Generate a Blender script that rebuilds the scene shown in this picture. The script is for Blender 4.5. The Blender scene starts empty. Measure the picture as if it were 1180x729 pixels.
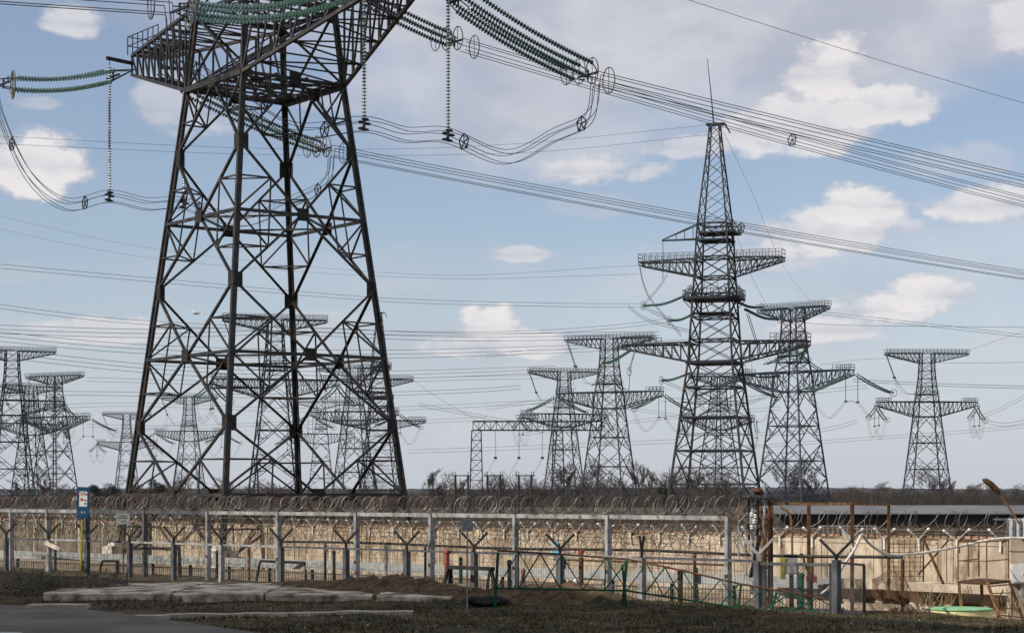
import bpy, math, random
from mathutils import Vector, Matrix, noise
random.seed(7)
R = math.radians
sc = bpy.context.scene
col = sc.collection
# ------------------------------------------------------------------ camera, sky, sun, exposure
F, HX, HY, CZ = 2300.0, 590.0, 571.0, 3.25
cam_d = bpy.data.cameras.new('camera'); cam = bpy.data.objects.new('camera', cam_d); col.objects.link(cam)
cam.location = (0, 0, CZ); cam.rotation_euler = (R(90), 0, 0)
cam_d.sensor_width = 36; cam_d.lens = F/1180*36; cam_d.shift_y = (HY-364.5)/1180
cam_d.clip_start = .5; cam_d.clip_end = 30000
sc.camera = cam
SUN_TO = Vector((-.894*math.cos(R(36)), -.447*math.cos(R(36)), math.sin(R(36))))
SKY_STR = .1
sun_d = bpy.data.lights.new('sun', 'SUN'); sun_d.energy = 4.8; sun_d.angle = R(.5); sun_d.color = (1, .93, .82)
sun = bpy.data.objects.new('sun', sun_d); col.objects.link(sun)
sun.rotation_euler = SUN_TO.to_track_quat('Z', 'Y').to_euler()
sc.view_settings.view_transform = 'Standard'; sc.view_settings.look = 'None'
sc.view_settings.exposure = -0.12; sc.view_settings.gamma = 1

def make_world():
    w = bpy.data.worlds.new('World'); sc.world = w; w.use_nodes = True
    nt = w.node_tree; N = nt.nodes; L = nt.links; N.clear()
    def val(x, s):
        if isinstance(x, (int, float)): s.default_value = x
        else: L.new(x, s)
    def m(op, a, b=0.0, c=None, clamp=False):
        n = N.new('ShaderNodeMath'); n.operation = op; n.use_clamp = clamp
        val(a, n.inputs[0]); val(b, n.inputs[1])
        if c is not None: val(c, n.inputs[2])
        return n.outputs[0]
    def sstep(x, lo, hi):
        n = N.new('ShaderNodeMapRange'); n.interpolation_type = 'SMOOTHSTEP'
        val(x, n.inputs[0]); n.inputs[1].default_value = lo; n.inputs[2].default_value = hi
        return n.outputs[0]
    tc = N.new('ShaderNodeTexCoord'); sep = N.new('ShaderNodeSeparateXYZ'); L.new(tc.outputs['Generated'], sep.inputs[0])
    x, y, z = sep.outputs
    az = m('ARCTAN2', x, y)                    # azimuth from north
    el = m('ARCSINE', z)
    sky = N.new('ShaderNodeTexSky'); sky.sky_type = 'NISHITA'; sky.sun_disc = False
    sky.sun_elevation = R(36); sky.sun_rotation = math.atan2(SUN_TO.x, SUN_TO.y)
    sky.air_density = 1.0; sky.dust_density = .3; sky.ozone_density = 2.0; sky.altitude = 100
    comb = N.new('ShaderNodeCombineXYZ'); L.new(az, comb.inputs[0]); L.new(m('MULTIPLY', el, 1.7), comb.inputs[1])
    def noi(scale, detail=6, rough=.55, dist=0, off=0):
        mp = N.new('ShaderNodeVectorMath'); mp.operation = 'ADD'; L.new(comb.outputs[0], mp.inputs[0]); mp.inputs[1].default_value = (off, off*.7, off*.3)
        n = N.new('ShaderNodeTexNoise'); n.inputs['Scale'].default_value = scale; n.inputs['Detail'].default_value = detail
        n.inputs['Roughness'].default_value = rough; n.inputs['Distortion'].default_value = dist
        L.new(mp.outputs[0], n.inputs['Vector']); return n.outputs['Fac']
    n1, n2, n3, n4 = noi(24, 10, .6), noi(7, 8, .6, .3, 3.1), noi(85, 6, .6, 0, 5.2), noi(13, 8, .55, .2, 9.3)
    n5 = noi(42, 8, .6, 0, 14.2)
    def ell(px, py, rx, ry, flat=1.0):
        u = m('DIVIDE', m('SUBTRACT', az, (px-HX)/F), rx/F)
        v = m('DIVIDE', m('SUBTRACT', el, (HY-py)/F), ry/F)
        if flat != 1.0:                        # flatter base: negative v counts more
            v = m('MAXIMUM', v, m('MULTIPLY', v, -flat))
        return m('ADD', m('MULTIPLY', u, u), m('MULTIPLY', v, v)), v
    puff = m('ADD', m('MULTIPLY', m('SUBTRACT', n1, .5), 4.4), m('MULTIPLY', m('SUBTRACT', n3, .5), 1.7))
    # cumulus heaps: azimuth, elevation, half width, half height, strength
    heaps = [(562,378,36,24,1),(600,398,62,18,.9),(530,400,50,14,.8),(1065,348,52,24,1),(1015,362,60,20,.95),(950,384,70,16,.85),(93,50,32,18,.8),(45,205,56,38,1),
             (955,100,52,40,1),(1005,138,62,30,.95),(925,160,90,38,.9),(790,176,56,14,.7),(693,202,70,19,.85),(985,246,46,24,1),(945,275,90,30,.9),(890,300,60,16,.5),
             (1135,248,70,21,.9),(598,295,34,11,.7),(105,388,80,18,.75),(215,140,50,34,.6),(50,136,30,10,.5),(360,372,70,14,.4),(1168,60,40,34,.8),(1120,432,60,12,.35),
             (870,395,90,14,.35),(20,325,60,12,.25),(380,118,60,22,.35),(700,240,60,14,.3),(1000,440,90,12,.25),(560,60,90,36,.4),(760,330,60,14,.35),(640,430,80,14,.35),(480,330,50,12,.3),(260,250,50,16,.3),(1150,400,50,14,.4),(820,430,90,14,.3),(1090,200,70,18,.4),(640,120,80,40,.4)]
    mask = None; white = None
    for (px, py, rx, ry, s) in heaps:
        d, v = ell(px, py, rx*1.05, ry*1.12, 1.35)
        dd = m('SUBTRACT', d, puff); top = sstep(v, -.35, .35)
        crisp = sstep(dd, 1.45, .38); soft_ = sstep(dd, 2.1, -.3)
        c = m('MULTIPLY', m('ADD', m('MULTIPLY', crisp, top), m('MULTIPLY', soft_, m('SUBTRACT', 1.0, top))), s)
        wv = m('MULTIPLY', c, sstep(m('ADD', v, m('MULTIPLY', m('SUBTRACT', n5, .5), 1.8)), -.9, .7))
        mask = c if mask is None else m('MAXIMUM', mask, c)
        white = wv if white is None else m('MAXIMUM', white, wv)
    # grey sheet over the upper right, thin veil upper left, streaks low down
    sheets = [(480,320,420,40,.2),(900,330,330,60,.35),(760,20,430,130,.92),(1120,10,260,90,.85),(640,150,150,60,.6),(560,110,190,100,.7),(1130,300,130,50,.4),(330,20,260,60,.5),(640,400,420,30,.3),(60,10,120,24,.4)]
    soft = m('MULTIPLY', m('SUBTRACT', n2, .5), 2.6)
    sheet = None
    for (px, py, rx, ry, s) in sheets:
        d, v = ell(px, py, rx, ry)
        c = m('MULTIPLY', sstep(m('SUBTRACT', d, soft), 1.3, .1), s)
        sheet = c if sheet is None else m('MAXIMUM', sheet, c)
    # sky away from this view, with cloud added to neutralise the fill light
    gen = m('MULTIPLY', sstep(n2, .36, .52), sstep(el, .27, .42))
    streak = m('MULTIPLY', m('MULTIPLY', sstep(n4, .46, .72), sstep(el, .2, .02)), .45)
    sheet = m('MAXIMUM', sheet, streak)
    def mix(f, a, b):
        n = N.new('ShaderNodeMix'); n.data_type = 'RGBA'; val(f, n.inputs[0])
        for q, s in ((a, n.inputs[6]), (b, n.inputs[7])):
            if isinstance(q, tuple): s.default_value = (*q, 1)
            else: L.new(q, s)
        return n.outputs[2]
    K = .1/SKY_STR
    base = N.new('ShaderNodeMix'); base.data_type = 'RGBA'; base.blend_type = 'MULTIPLY'; base.inputs[0].default_value = 1
    L.new(sky.outputs[0], base.inputs[6]); base.inputs[7].default_value = (1.26, 1.16, 1.17, 1)
    base = base.outputs[2]
    low = m('MULTIPLY', sstep(el, .16, .0), .80)
    base = mix(m('MAXIMUM', low, .16), base, (5.7*K, 6.3*K, 7.6*K))
    greyc = mix(sstep(n4, .35, .68), (5.3*K, 5.5*K, 6.4*K), (7.4*K, 7.4*K, 7.9*K))
    c1 = mix(sheet, base, greyc)
    c1 = mix(m('MULTIPLY', gen, .92), c1, (7.4*K, 7.1*K, 6.9*K))          # added unseen cloud overhead and behind, greys the fill light
    heapc = mix(white, (5.6*K, 5.7*K, 6.5*K), (9.3*K, 8.9*K, 8.9*K))
    c2 = mix(m('MULTIPLY', mask, .95), c1, heapc)
    bg = N.new('ShaderNodeBackground'); bg.inputs[1].default_value = SKY_STR; L.new(c2, bg.inputs[0])
    out = N.new('ShaderNodeOutputWorld'); L.new(bg.outputs[0], out.inputs[0])
    w.cycles.sampling_method = 'MANUAL'; w.cycles.sample_map_resolution = 1024
make_world()

# ------------------------------------------------------------------ materials
MATS = {}
def mat(name, c1, c2=None, scale=3.0, rough=.8, metal=0.0, lo=.4, hi=.6, detail=5, bump=0.0, bscale=None, c3=None, s3=None, stretch=None, spec=.3, coords='Object'):
    if name in MATS: return MATS[name]
    mt = bpy.data.materials.new(name); mt.use_nodes = True; nt = mt.node_tree; N = nt.nodes; L = nt.links
    b = N['Principled BSDF']; b.inputs['Roughness'].default_value = rough; b.inputs['Metallic'].default_value = metal
    b.inputs['Specular IOR Level'].default_value = spec
    tc = N.new('ShaderNodeTexCoord'); mp = N.new('ShaderNodeMapping'); L.new(tc.outputs[coords], mp.inputs[0])
    if stretch: mp.inputs['Scale'].default_value = stretch
    def noi(s, d=detail, off=0):
        n = N.new('ShaderNodeTexNoise'); n.inputs['Scale'].default_value = s; n.inputs['Detail'].default_value = d; n.inputs['Roughness'].default_value = .6
        L.new(mp.outputs[0], n.inputs['Vector']); return n.outputs['Fac']
    def ramp(f, lo, hi):
        r = N.new('ShaderNodeMapRange'); L.new(f, r.inputs[0]); r.inputs[1].default_value = lo; r.inputs[2].default_value = hi; return r.outputs[0]
    def mixc(f, a, bb):
        m = N.new('ShaderNodeMix'); m.data_type = 'RGBA'; L.new(f, m.inputs[0])
        for q, s in ((a, m.inputs[6]), (bb, m.inputs[7])):
            if isinstance(q, tuple): s.default_value = (*q, 1)
            else: L.new(q, s)
        return m.outputs[2]
    if c2 is None: b.inputs['Base Color'].default_value = (*c1, 1)
    else:
        c = mixc(ramp(noi(scale), lo, hi), c1, c2)
        if c3 is not None: c = mixc(ramp(noi(s3 or scale*6), .52, .68), c, c3)
        L.new(c, b.inputs['Base Color'])
    if bump:
        bp = N.new('ShaderNodeBump'); bp.inputs['Strength'].default_value = .8; bp.inputs['Distance'].default_value = bump
        L.new(noi(bscale or scale*4, 8), bp.inputs['Height']); L.new(bp.outputs[0], b.inputs['Normal'])
    MATS[name] = mt; return mt
M = dict(
    steel=mat('dark_painted_steel', (.008,.0075,.0075), (.02,.017,.015), 1.2, .5, .0, c3=(.075,.046,.032), s3=1.6, spec=.5),
    steel_far=mat('weathered_grey_steel', (.010,.012,.016), (.026,.028,.034), .6, .6, .0, spec=.3),
    steel_blue=mat('blue_grey_steel', (.010,.018,.034), (.022,.034,.055), .6, .6, .0, spec=.3),
    steel_brown=mat('rust_streaked_steel', (.010,.009,.009), (.022,.016,.013), .8, .6, .0, c3=(.09,.045,.022), s3=1.6, spec=.3),
    gusset=mat('gusset_plate_steel', (.010,.009,.009), (.028,.021,.017), 4, .6),
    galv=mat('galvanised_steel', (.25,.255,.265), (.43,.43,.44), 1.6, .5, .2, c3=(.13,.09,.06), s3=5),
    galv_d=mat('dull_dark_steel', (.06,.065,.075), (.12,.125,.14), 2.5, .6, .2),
    black=mat('black_paint', (.012,.012,.014), (.03,.027,.025), 4, .55),
    rust=mat('rust', (.055,.027,.016), (.14,.065,.03), 5, .85, c3=(.05,.03,.02), s3=14),
    ochre=mat('ochre_rust', (.13,.07,.03), (.28,.16,.08), 6, .8, c3=(.10,.05,.025), s3=18),
    wire=mat('aluminium_conductor', (.05,.052,.058), (.08,.08,.09), 1, .5, .3),
    wire_far=mat('dull_aluminium_conductor', (.045,.05,.06), (.07,.075,.085), 1, .6, .1),
    razor=mat('razor_wire', (.10,.095,.09), (.42,.40,.37), 1.1, .5, .2, c3=(.06,.045,.035), s3=3),
    razor_d=mat('rusted_barbed_wire', (.05,.04,.033), (.14,.12,.10), 2, .6, .1),
    glass=mat('green_insulator_glass', (.03,.075,.065), (.075,.145,.125), 6, .22, spec=.6),
    porcelain=mat('grey_glass_insulator', (.16,.19,.17), (.30,.34,.31), 9, .25, spec=.6),
    fit=mat('steel_fittings', (.02,.02,.022), (.045,.045,.05), 3, .5, .3),
    ring=mat('grading_ring_aluminium', (.12,.115,.11), (.2,.19,.18), 3, .4, .3),
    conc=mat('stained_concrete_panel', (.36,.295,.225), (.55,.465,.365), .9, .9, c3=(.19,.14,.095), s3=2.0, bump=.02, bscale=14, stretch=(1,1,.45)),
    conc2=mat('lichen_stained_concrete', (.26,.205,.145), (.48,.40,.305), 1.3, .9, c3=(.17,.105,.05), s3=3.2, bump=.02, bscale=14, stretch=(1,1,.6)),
    conc3=mat('dark_mottled_concrete', (.11,.09,.065), (.24,.205,.16), 1.6, .9, c3=(.09,.06,.03), s3=3.2, bump=.02, bscale=14),  # darker mottled tone for the panels at the left end of the wall
    concg=mat('grey_concrete', (.13,.10,.065), (.60,.54,.46), 1.0, .9, lo=.40, hi=.56, c3=(.12,.085,.055), s3=2.2, bump=.03, bscale=9),
    cope=mat('brown_coping', (.20,.12,.075), (.42,.27,.18), 5, .9),
    white=mat('white_porcelain', (.72,.71,.68), (.8,.79,.77), 4, .4),
    bracket=mat('pale_bracket_paint', (.50,.49,.46), (.68,.67,.64), 6, .6),
    channel=mat('pale_cable_channel', (.26,.275,.275), (.38,.395,.385), 1.4, .7, c3=(.25,.24,.2), s3=5),
    asphalt=mat('asphalt', (.085,.077,.067), (.15,.137,.12), .35, .9, c3=(.12,.115,.11), s3=40, bump=.01, bscale=60),
    path=mat('path_concrete', (.34,.30,.24), (.48,.43,.36), 2, .9),
    grassg=mat('grass_ground', (.020,.021,.007), (.068,.05,.022), .3, .95, c3=(.13,.088,.042), s3=1.7, bump=.06, bscale=9),
    dirt=mat('pit_soil', (.17,.12,.075), (.36,.27,.18), .7, .95, c3=(.10,.075,.04), s3=2.2, bump=.08, bscale=5),
    field=mat('dry_field', (.035,.028,.020), (.085,.065,.043), .03, .95, c3=(.12,.085,.05), s3=.25, bump=.3, bscale=.6),
    soil=mat('dug_earth', (.045,.029,.017), (.11,.072,.04), 1.5, .95, c3=(.19,.13,.075), s3=5, bump=.08, bscale=8),
    blade=mat('grass_blades', (.022,.026,.007), (.085,.07,.03), .4, .9),
    bark=mat('bare_bark', (.05,.042,.037), (.10,.085,.075), .8, .9),
    twig=mat('twigs', (.045,.035,.03), (.075,.06,.05), .3, .9),
    twigr=mat('reddish_twigs', (.06,.036,.028), (.10,.062,.046), .3, .9),
    conifer=mat('conifer_needles', (.008,.014,.008), (.022,.032,.016), 1.5, .9),
    hill=mat('wooded_hill', (.010,.013,.015), (.024,.028,.028), .01, .95, c3=(.05,.048,.04), s3=.03),
    blue=mat('blue_sign_paint', (.004,.045,.105), (.007,.06,.13), 3, .5),
    cyan=mat('cyan_sign_paint', (.08,.42,.62), (.12,.48,.68), 3, .5),
    paper=mat('white_sign_paint', (.55,.56,.58), (.68,.69,.70), 4, .6),
    greysign=mat('grey_sign_paint', (.23,.24,.25), (.34,.35,.36), 7, .6),
    red=mat('red_paint', (.32,.04,.025), (.42,.07,.04), 6, .6),
    redrust=mat('faded_red_paint', (.20,.05,.03), (.30,.10,.06), 8, .75),
    yellow=mat('yellow_paint', (.28,.26,.03), (.36,.33,.05), 3, .6),
    green=mat('green_paint', (.003,.055,.032), (.006,.09,.05), 3, .6),
    teal=mat('pale_green_paint', (.18,.42,.22), (.26,.50,.28), 3, .6),
    cream=mat('cream_paint', (.62,.55,.28), (.72,.64,.36), 3, .6),
    hose=mat('white_hose', (.58,.55,.50), (.72,.70,.66), 5, .6, c3=(.35,.28,.22), s3=9),
    rubber=mat('black_rubber', (.01,.01,.011), (.025,.024,.024), 5, .7),
    corr=mat('corrugated_zinc', (.42,.44,.47), (.6,.62,.65), 3, .45, .2, c3=(.25,.2,.16), s3=9),
    roof=mat('pale_sheet_roof', (.10,.10,.11), (.15,.15,.16), .3, .7),
    dwall=mat('dark_shed_wall', (.03,.027,.024), (.06,.05,.045), .5, .9),
    bwall=mat('shade_building_concrete', (.3,.28,.25), (.4,.38,.35), .4, .9),
    pane=mat('window_glass', (.03,.04,.05), None, rough=.1),
    bird=mat('white_feathers', (.7,.7,.7), (.8,.8,.8), 9, .8),
    net=mat('brown_netting', (.08,.045,.025), (.16,.09,.05), 3, .9),
)

# ------------------------------------------------------------------ mesh helpers
class MB:
    def __init__(s): s.v = []; s.f = []
    def add(s, vs, fs):
        o = len(s.v); s.v += [tuple(v) for v in vs]; s.f += [tuple(i+o for i in f) for f in fs]
    def box(s, cx, cy, cz, lx, ly, lz, rz=0):
        c, n = math.cos(rz), math.sin(rz); vs = []
        for z in (-.5, .5):
            for x, y in ((-.5,-.5),(.5,-.5),(.5,.5),(-.5,.5)):
                vs.append((cx+x*lx*c-y*ly*n, cy+x*lx*n+y*ly*c, cz+z*lz))
        s.add(vs, [(3,2,1,0),(4,5,6,7),(0,1,5,4),(1,2,6,5),(2,3,7,6),(3,0,4,7)])
    def frame(s, p, q, up=None):
        p = Vector(p); q = Vector(q); d = (q-p)
        if d.length < 1e-6: d = Vector((0,0,1e-3))
        d.normalize(); up = Vector(up) if up else Vector((0,0,1))
        if abs(d.dot(up)) > .97: up = Vector((1,0,0)) if abs(d.x) < .9 else Vector((0,1,0))
        a = d.cross(up).normalized(); b = a.cross(d).normalized(); return p, q, a, b
    def bar(s, p, q, w, h=None, up=None):
        h = h or w; p, q, a, b = s.frame(p, q, up); vs = []
        for c in (p, q):
            for x, y in ((-.5,-.5),(.5,-.5),(.5,.5),(-.5,.5)): vs.append(c+a*(x*w)+b*(y*h))
        s.add(vs, [(3,2,1,0),(4,5,6,7),(0,1,5,4),(1,2,6,5),(2,3,7,6),(3,0,4,7)])
    def angle(s, p, q, w, t, A, B):            # L section whose two plates run along A and B
        p = Vector(p); q = Vector(q); A = Vector(A).normalized(); B = Vector(B).normalized(); vs = []
        for c in (p, q):
            for x, y in ((0,0),(w,0),(w,t),(t,t),(t,w),(0,w)): vs.append(c+A*x+B*y)
        s.add(vs, [tuple(range(5,-1,-1)), tuple(range(6,12))] + [(i,(i+1)%6,6+(i+1)%6,6+i) for i in range(6)])
    def tube(s, pts, r, n=5, closed=False, taper=None):
        pts = [Vector(p) for p in pts]; k = len(pts); vs = []
        ref = None
        for i, p in enumerate(pts):
            if closed: d = pts[(i+1)%k]-pts[i-1]
            else: d = pts[min(i+1,k-1)]-pts[max(i-1,0)]
            if d.length < 1e-9: d = Vector((0,0,1))
            d.normalize()
            if ref is None:
                ref = Vector((0,0,1)) if abs(d.z) < .9 else Vector((1,0,0))
            a = (ref - d*ref.dot(d))
            if a.length < 1e-4: a = d.orthogonal()
            a.normalize(); b = d.cross(a); ref = a
            rr = r if taper is None else taper[i]
            for j in range(n):
                t = 2*math.pi*j/n; vs.append(p+a*(rr*math.cos(t))+b*(rr*math.sin(t)))
        fs = []
        for i in range(k if closed else k-1):
            i2 = (i+1) % k
            for j in range(n): fs.append((i*n+j, i*n+(j+1)%n, i2*n+(j+1)%n, i2*n+j))
        if not closed: fs += [tuple(range(n-1,-1,-1)), tuple((k-1)*n+j for j in range(n))]
        s.add(vs, fs)
    def lathe(s, p, d, prof, n=8):             # prof: (radius, distance along d)
        p, q, a, b = s.frame(p, Vector(p)+Vector(d)); d = Vector(d).normalized(); vs = []
        for r, h in prof:
            for j in range(n):
                t = 2*math.pi*j/n; vs.append(p+d*h+a*(r*math.cos(t))+b*(r*math.sin(t)))
        k = len(prof)
        s.add(vs, [(i*n+j, (i+1)*n+j, (i+1)*n+(j+1)%n, i*n+(j+1)%n) for i in range(k-1) for j in range(n)] + [tuple(range(n)), tuple((k-1)*n+j for j in range(n-1,-1,-1))])
    def poly(s, pts, z0, z1):                  # prism over a plan outline
        n = len(pts); s.add([(x,y,z0) for x,y in pts]+[(x,y,z1) for x,y in pts], [tuple(range(n-1,-1,-1)), tuple(range(n,2*n))]+[(i,(i+1)%n,n+(i+1)%n,n+i) for i in range(n)])
    def mesh(s, name, m, smooth=False):
        me = bpy.data.meshes.new(name); me.from_pydata(s.v, [], s.f); me.materials.append(m)
        if smooth: me.shade_smooth()
        me.update(); return me
    def build(s, name, m, parent=None, smooth=False):
        o = bpy.data.objects.new(name, s.mesh(name, m, smooth)); col.objects.link(o)
        if parent: o.parent = parent
        return o
def tag(o, label=None, cat=None, group=None, kind=None):
    for k, v in (('label',label),('category',cat),('group',group),('kind',kind)):
        if v: o[k] = v
    return o
def empty(name, loc=(0,0,0), rz=0, **k):
    o = bpy.data.objects.new(name, None); col.objects.link(o); o.location = loc; o.rotation_euler = (0,0,rz); o.empty_display_size = .5
    tag(o, **k); return o
def copy_tree(o, parent=None):
    c = o.copy(); col.objects.link(c); c.parent = parent
    for ch in o.children: copy_tree(ch, c)
    return c
def P(x, y, Y): return Vector(((x-HX)*Y/F, Y, CZ-(y-HY)*Y/F))
def G(x, y, z=0.0):
    Y = (CZ-z)*F/(y-HY); return Vector(((x-HX)*Y/F, Y, z))
def crom(pts, n=8):
    pts = [Vector(p) for p in pts]
    if len(pts) == 2: pts = [pts[0], (pts[0]+pts[1])/2, pts[1]]
    e = [pts[0]*2-pts[1]] + pts + [pts[-1]*2-pts[-2]]; out = []
    for i in range(1, len(e)-2):
        a, b, c, d = e[i-1:i+3]
        for k in range(n):
            t = k/n; out.append(.5*((2*b)+(c-a)*t+(2*a-5*b+4*c-d)*t*t+(3*b-a-3*c+d)*t**3))
    out.append(pts[-1]); return out

# fence coordinates: nn runs away from the camera across the fence, tt along it (to the left)
NN = Vector((.725, .689, 0)); TT = Vector((-.689, .725, 0)); D0 = 44.8
def fenceY(x): return 7475/(84+44*x/839)
def FP(x, off=0.0, z=0.0):                      # point of the fence line at picture column x, moved off metres away
    Y = fenceY(x); return Vector(((x-HX)*Y/F, Y, z)) + NN*off
def wallY(x): return 1/(1/135 + (1/70-1/135)*(x+30)/1230)
def WP(x, off=0.0, z=0.0):
    Y = wallY(x); return Vector(((x-HX)*Y/F, Y, z)) + WN*off
WA = Vector(((-30-HX)*135/F, 135, 0)); WB = Vector(((1200-HX)*70/F, 70, 0))
WT = (WB-WA).normalized(); WN = Vector((-WT.y, WT.x, 0));
if WN.y < 0: WN = -WN

# ------------------------------------------------------------------ ground
def smooth01(t): t = max(0, min(1, t)); return t*t*(3-2*t)
mounds = [((-2.4,63.5),3.2,1.3,.40),((-4.6,65.5),3.0,1.2,.40),((1.2,60.6),2.0,1.1,.42),((2.4,60.2),1.6,1.0,.28),((-8,69),4,1.2,.22),((7,54.5),6,1.0,.10)]
def ground_h(p):
    d = p.x*NN.x+p.y*NN.y; s = p.x*TT.x+p.y*TT.y
    dw = (p-WA).dot(WN)
    h = 0
    if 15 < d < 60 and -40 < s < 140:
        h += .10*(noise.noise(Vector((p.x*.35, p.y*.35, 0)))) + .035*noise.noise(Vector((p.x*1.7, p.y*1.7, 4)))
    for (mx, my), rs, rd, a in mounds:
        q = Vector((p.x-mx, p.y-my, 0)); u = q.dot(TT)/rs; v = q.dot(NN)/rd
        g = math.exp(-(u*u+v*v))
        if g > .01: h += a*g*(1+.35*noise.noise(Vector((p.x*2.5, p.y*2.5, 9))))
    e = 45.9 + (.5 if s < 34 else 0)
    if d > e and dw < -.4 and s < 120:
        h += -.75*smooth01((d-e)/1.4)
    elif d > e and s < 120:
        h += -.75*smooth01(1-(dw+.4)/3)
    h *= smooth01((140-abs(s-40))/40) if abs(s-40) > 100 else 1
    return h
def axis(segs):
    out = [segs[0][0]]
    for a, b, st in segs:
        n = max(1, round((b-a)/st)); out += [a+(b-a)*(i+1)/n for i in range(n)]
    return out
da = axis([(-260,-200,60),(-200,20,20),(20,34,1.0),(34,48,.25),(48,70,.6),(70,100,3),(100,400,25),(400,3800,340)])
sa = axis([(-3500,-400,500),(-400,0,25),(0,22,2),(22,88,.3),(88,130,3),(130,500,25),(500,3500,500)])
mb = MB()
for d in da:
    for s in sa:
        p = NN*d+TT*s; mb.v.append((p.x, p.y, ground_h(p)))
w = len(sa)
for i in range(len(da)-1):
    for j in range(w-1): mb.f.append((i*w+j, i*w+j+1, (i+1)*w+j+1, (i+1)*w+j))
g = mb.build('ground', M['grassg'], smooth=True); tag(g, kind='structure')
g.data.materials.append(M['dirt']); g.data.materials.append(M['field']); g.data.materials.append(M['soil'])
for k, poly in enumerate(g.data.polygons):
    d = poly.center.x*NN.x+poly.center.y*NN.y; dw = (poly.center-WA).dot(WN)
    z = poly.center.z
    if dw > 1.5: poly.material_index = 2
    elif d > 46.2: poly.material_index = 1
    else:
        near = any(math.exp(-(((poly.center.x-mx)*TT.x+(poly.center.y-my)*TT.y)/rs)**2-(((poly.center.x-mx)*NN.x+(poly.center.y-my)*NN.y)/rd)**2)*a > .09+.05*noise.noise(poly.center*1.3) for (mx,my),rs,rd,a in mounds[:5])
        if near: poly.material_index = 3
# normals must look up
if g.data.polygons[0].normal.z < 0: g.data.flip_normals()

# hills far away: a long wooded ridge with real depth
def ridge(name, Y, x0, x1, h, amp, seed, depth=900):
    mb = MB(); n = 1500; rows = 5
    for r in range(rows):
        for i in range(n+1):
            X = x0+(x1-x0)*i/n
            prof = [0, .75, 1, .85, 0][r]
            hh = prof*(h+amp*noise.noise(Vector((X*.0012, seed, 0)))+ (amp*.45*noise.noise(Vector((X*.045, seed, r)))+amp*.25*noise.noise(Vector((X*.15, seed, r))) if 0 < r < 4 else 0))
            yy = Y + depth*r/(rows-1) + 60*noise.noise(Vector((X*.01, seed+5, r)))
            mb.v.append((X, yy, hh if 0 < r < 4 else -1))
    for r in range(rows-1):
        for i in range(n): a = r*(n+1)+i; mb.f.append((a, a+1, a+n+2, a+n+1))
    o = mb.build(name, M['hill']); tag(o, kind='structure'); return o
ridge('hills', 3400, -3600, 3600, 17, 5, 1)
ridge('hills', 2100, -100, 1500, 8, 3, 8, 300)

# ------------------------------------------------------------------ road, path, slab
def ribbon(name, left, right, z, m, th=.0):
    mb = MB(); n = len(left)
    for a in (left, right):
        for p in a: mb.v.append((p.x, p.y, z))
    mb.f += [(i, i+1, n+i+1, n+i) for i in range(n-1)]
    o = mb.build(name, m)
    if o.data.polygons[0].normal.z < 0: o.data.flip_normals()
    return o
edge = crom([G(-260,688,.08), G(0,697,.08), G(96,702,.08), G(240,721,.08), G(330,738,.08), G(470,790,.08)], 8)
o = ribbon('road', edge, [Vector((p.x-12, p.y-22, 0)) for p in edge], .10, M['asphalt']); tag(o, kind='structure')
# faded white line on the road
ln = crom([G(-40,727,.1), G(26,728.5,.1)], 6)
o = ribbon('road_marking', ln, [Vector((p.x, p.y-.22, 0)) for p in ln], .106, M['paper']); tag(o, kind='structure')
def curb(name, pts, wdt, z0, z1, m):
    mb = MB(); q = crom(pts, 6); n = len(q)
    for k, p in enumerate(q):
        j = .04*noise.noise(Vector((p.x, p.y, 3)))
        for (dy, z) in ((0,z0),(0,z1),(wdt,z1+j),(wdt,z0)): mb.v.append((p.x, p.y+dy, z+ (j if z == z1 else 0)))
    for k in range(n-1):
        for e in range(4): a = k*4+e; b = k*4+(e+1)%4; mb.f.append((a, b, b+4, a+4))
    mb.f += [(0,1,2,3), tuple((n-1)*4+i for i in (3,2,1,0))]
    return mb.build(name, m)
o = curb('path', [G(125,709.5,.1), G(200,707.5,.1), G(330,706,.1), G(475,703.5,.1)], .55, -.1, .10, M['path']); tag(o, kind='structure')
o = curb('kerb', [G(30,699.5,.1), G(66,699,.1), G(98,698.5,.1)], .7, -.1, .16, M['path']); tag(o, kind='structure')

def slab_piece(name, x0, x1, yf, depth, z, label, tilt=0):
    a = G(x0, yf); b = G(x1, yf); n = max(4, int((b-a).length/.25)); mb = MB(); rows = 7
    t = (b-a).normalized(); back = Vector((-t.y, t.x, 0))
    if back.y < 0: back = -back
    for r in range(rows+1):
        for i in range(n+1):
            p = a+(b-a)*(i/n)
            v = [0,0,.02,.25,.5,.75,1,1][r]*depth
            if r < 2: v += .07*noise.noise(Vector((p.x*2, p.y*2, r*3.)))
            if r >= 6: v += .7*noise.noise(Vector((p.x*.8, 1, 0)))
            q = p+back*v
            zz = (-.15 if r in (0, 7) else z + .035*noise.noise(Vector((q.x*1.5, q.y*1.5, 2))) + tilt*i/n)
            if r == 1: zz -= .03+.03*random.random()
            mb.v.append((q.x, q.y, zz))
    for r in range(rows):
        for i in range(n): k = r*(n+1)+i; mb.f.append((k, k+1, k+n+2, k+n+1))
    mb.f.append(tuple(r*(n+1) for r in range(rows+1))); mb.f.append(tuple(r*(n+1)+n for r in range(rows, -1, -1)))
    o = mb.build(name, M['concg']); tag(o, label, 'concrete slab', 'cracked concrete slabs'); return o
slab_piece('concrete_slab', 50, 196, 691, 7.2, .24, 'leftmost cracked grey concrete slab under the blue sign, with gravel on its end')
slab_piece('concrete_slab', 199, 303, 691.5, 7.0, .24, 'second cracked concrete slab from the left, lying in the grass')
slab_piece('concrete_slab', 306, 428, 691.5, 6.2, .21, 'third concrete slab from the left, ending at a broken gap', -.02)
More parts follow.
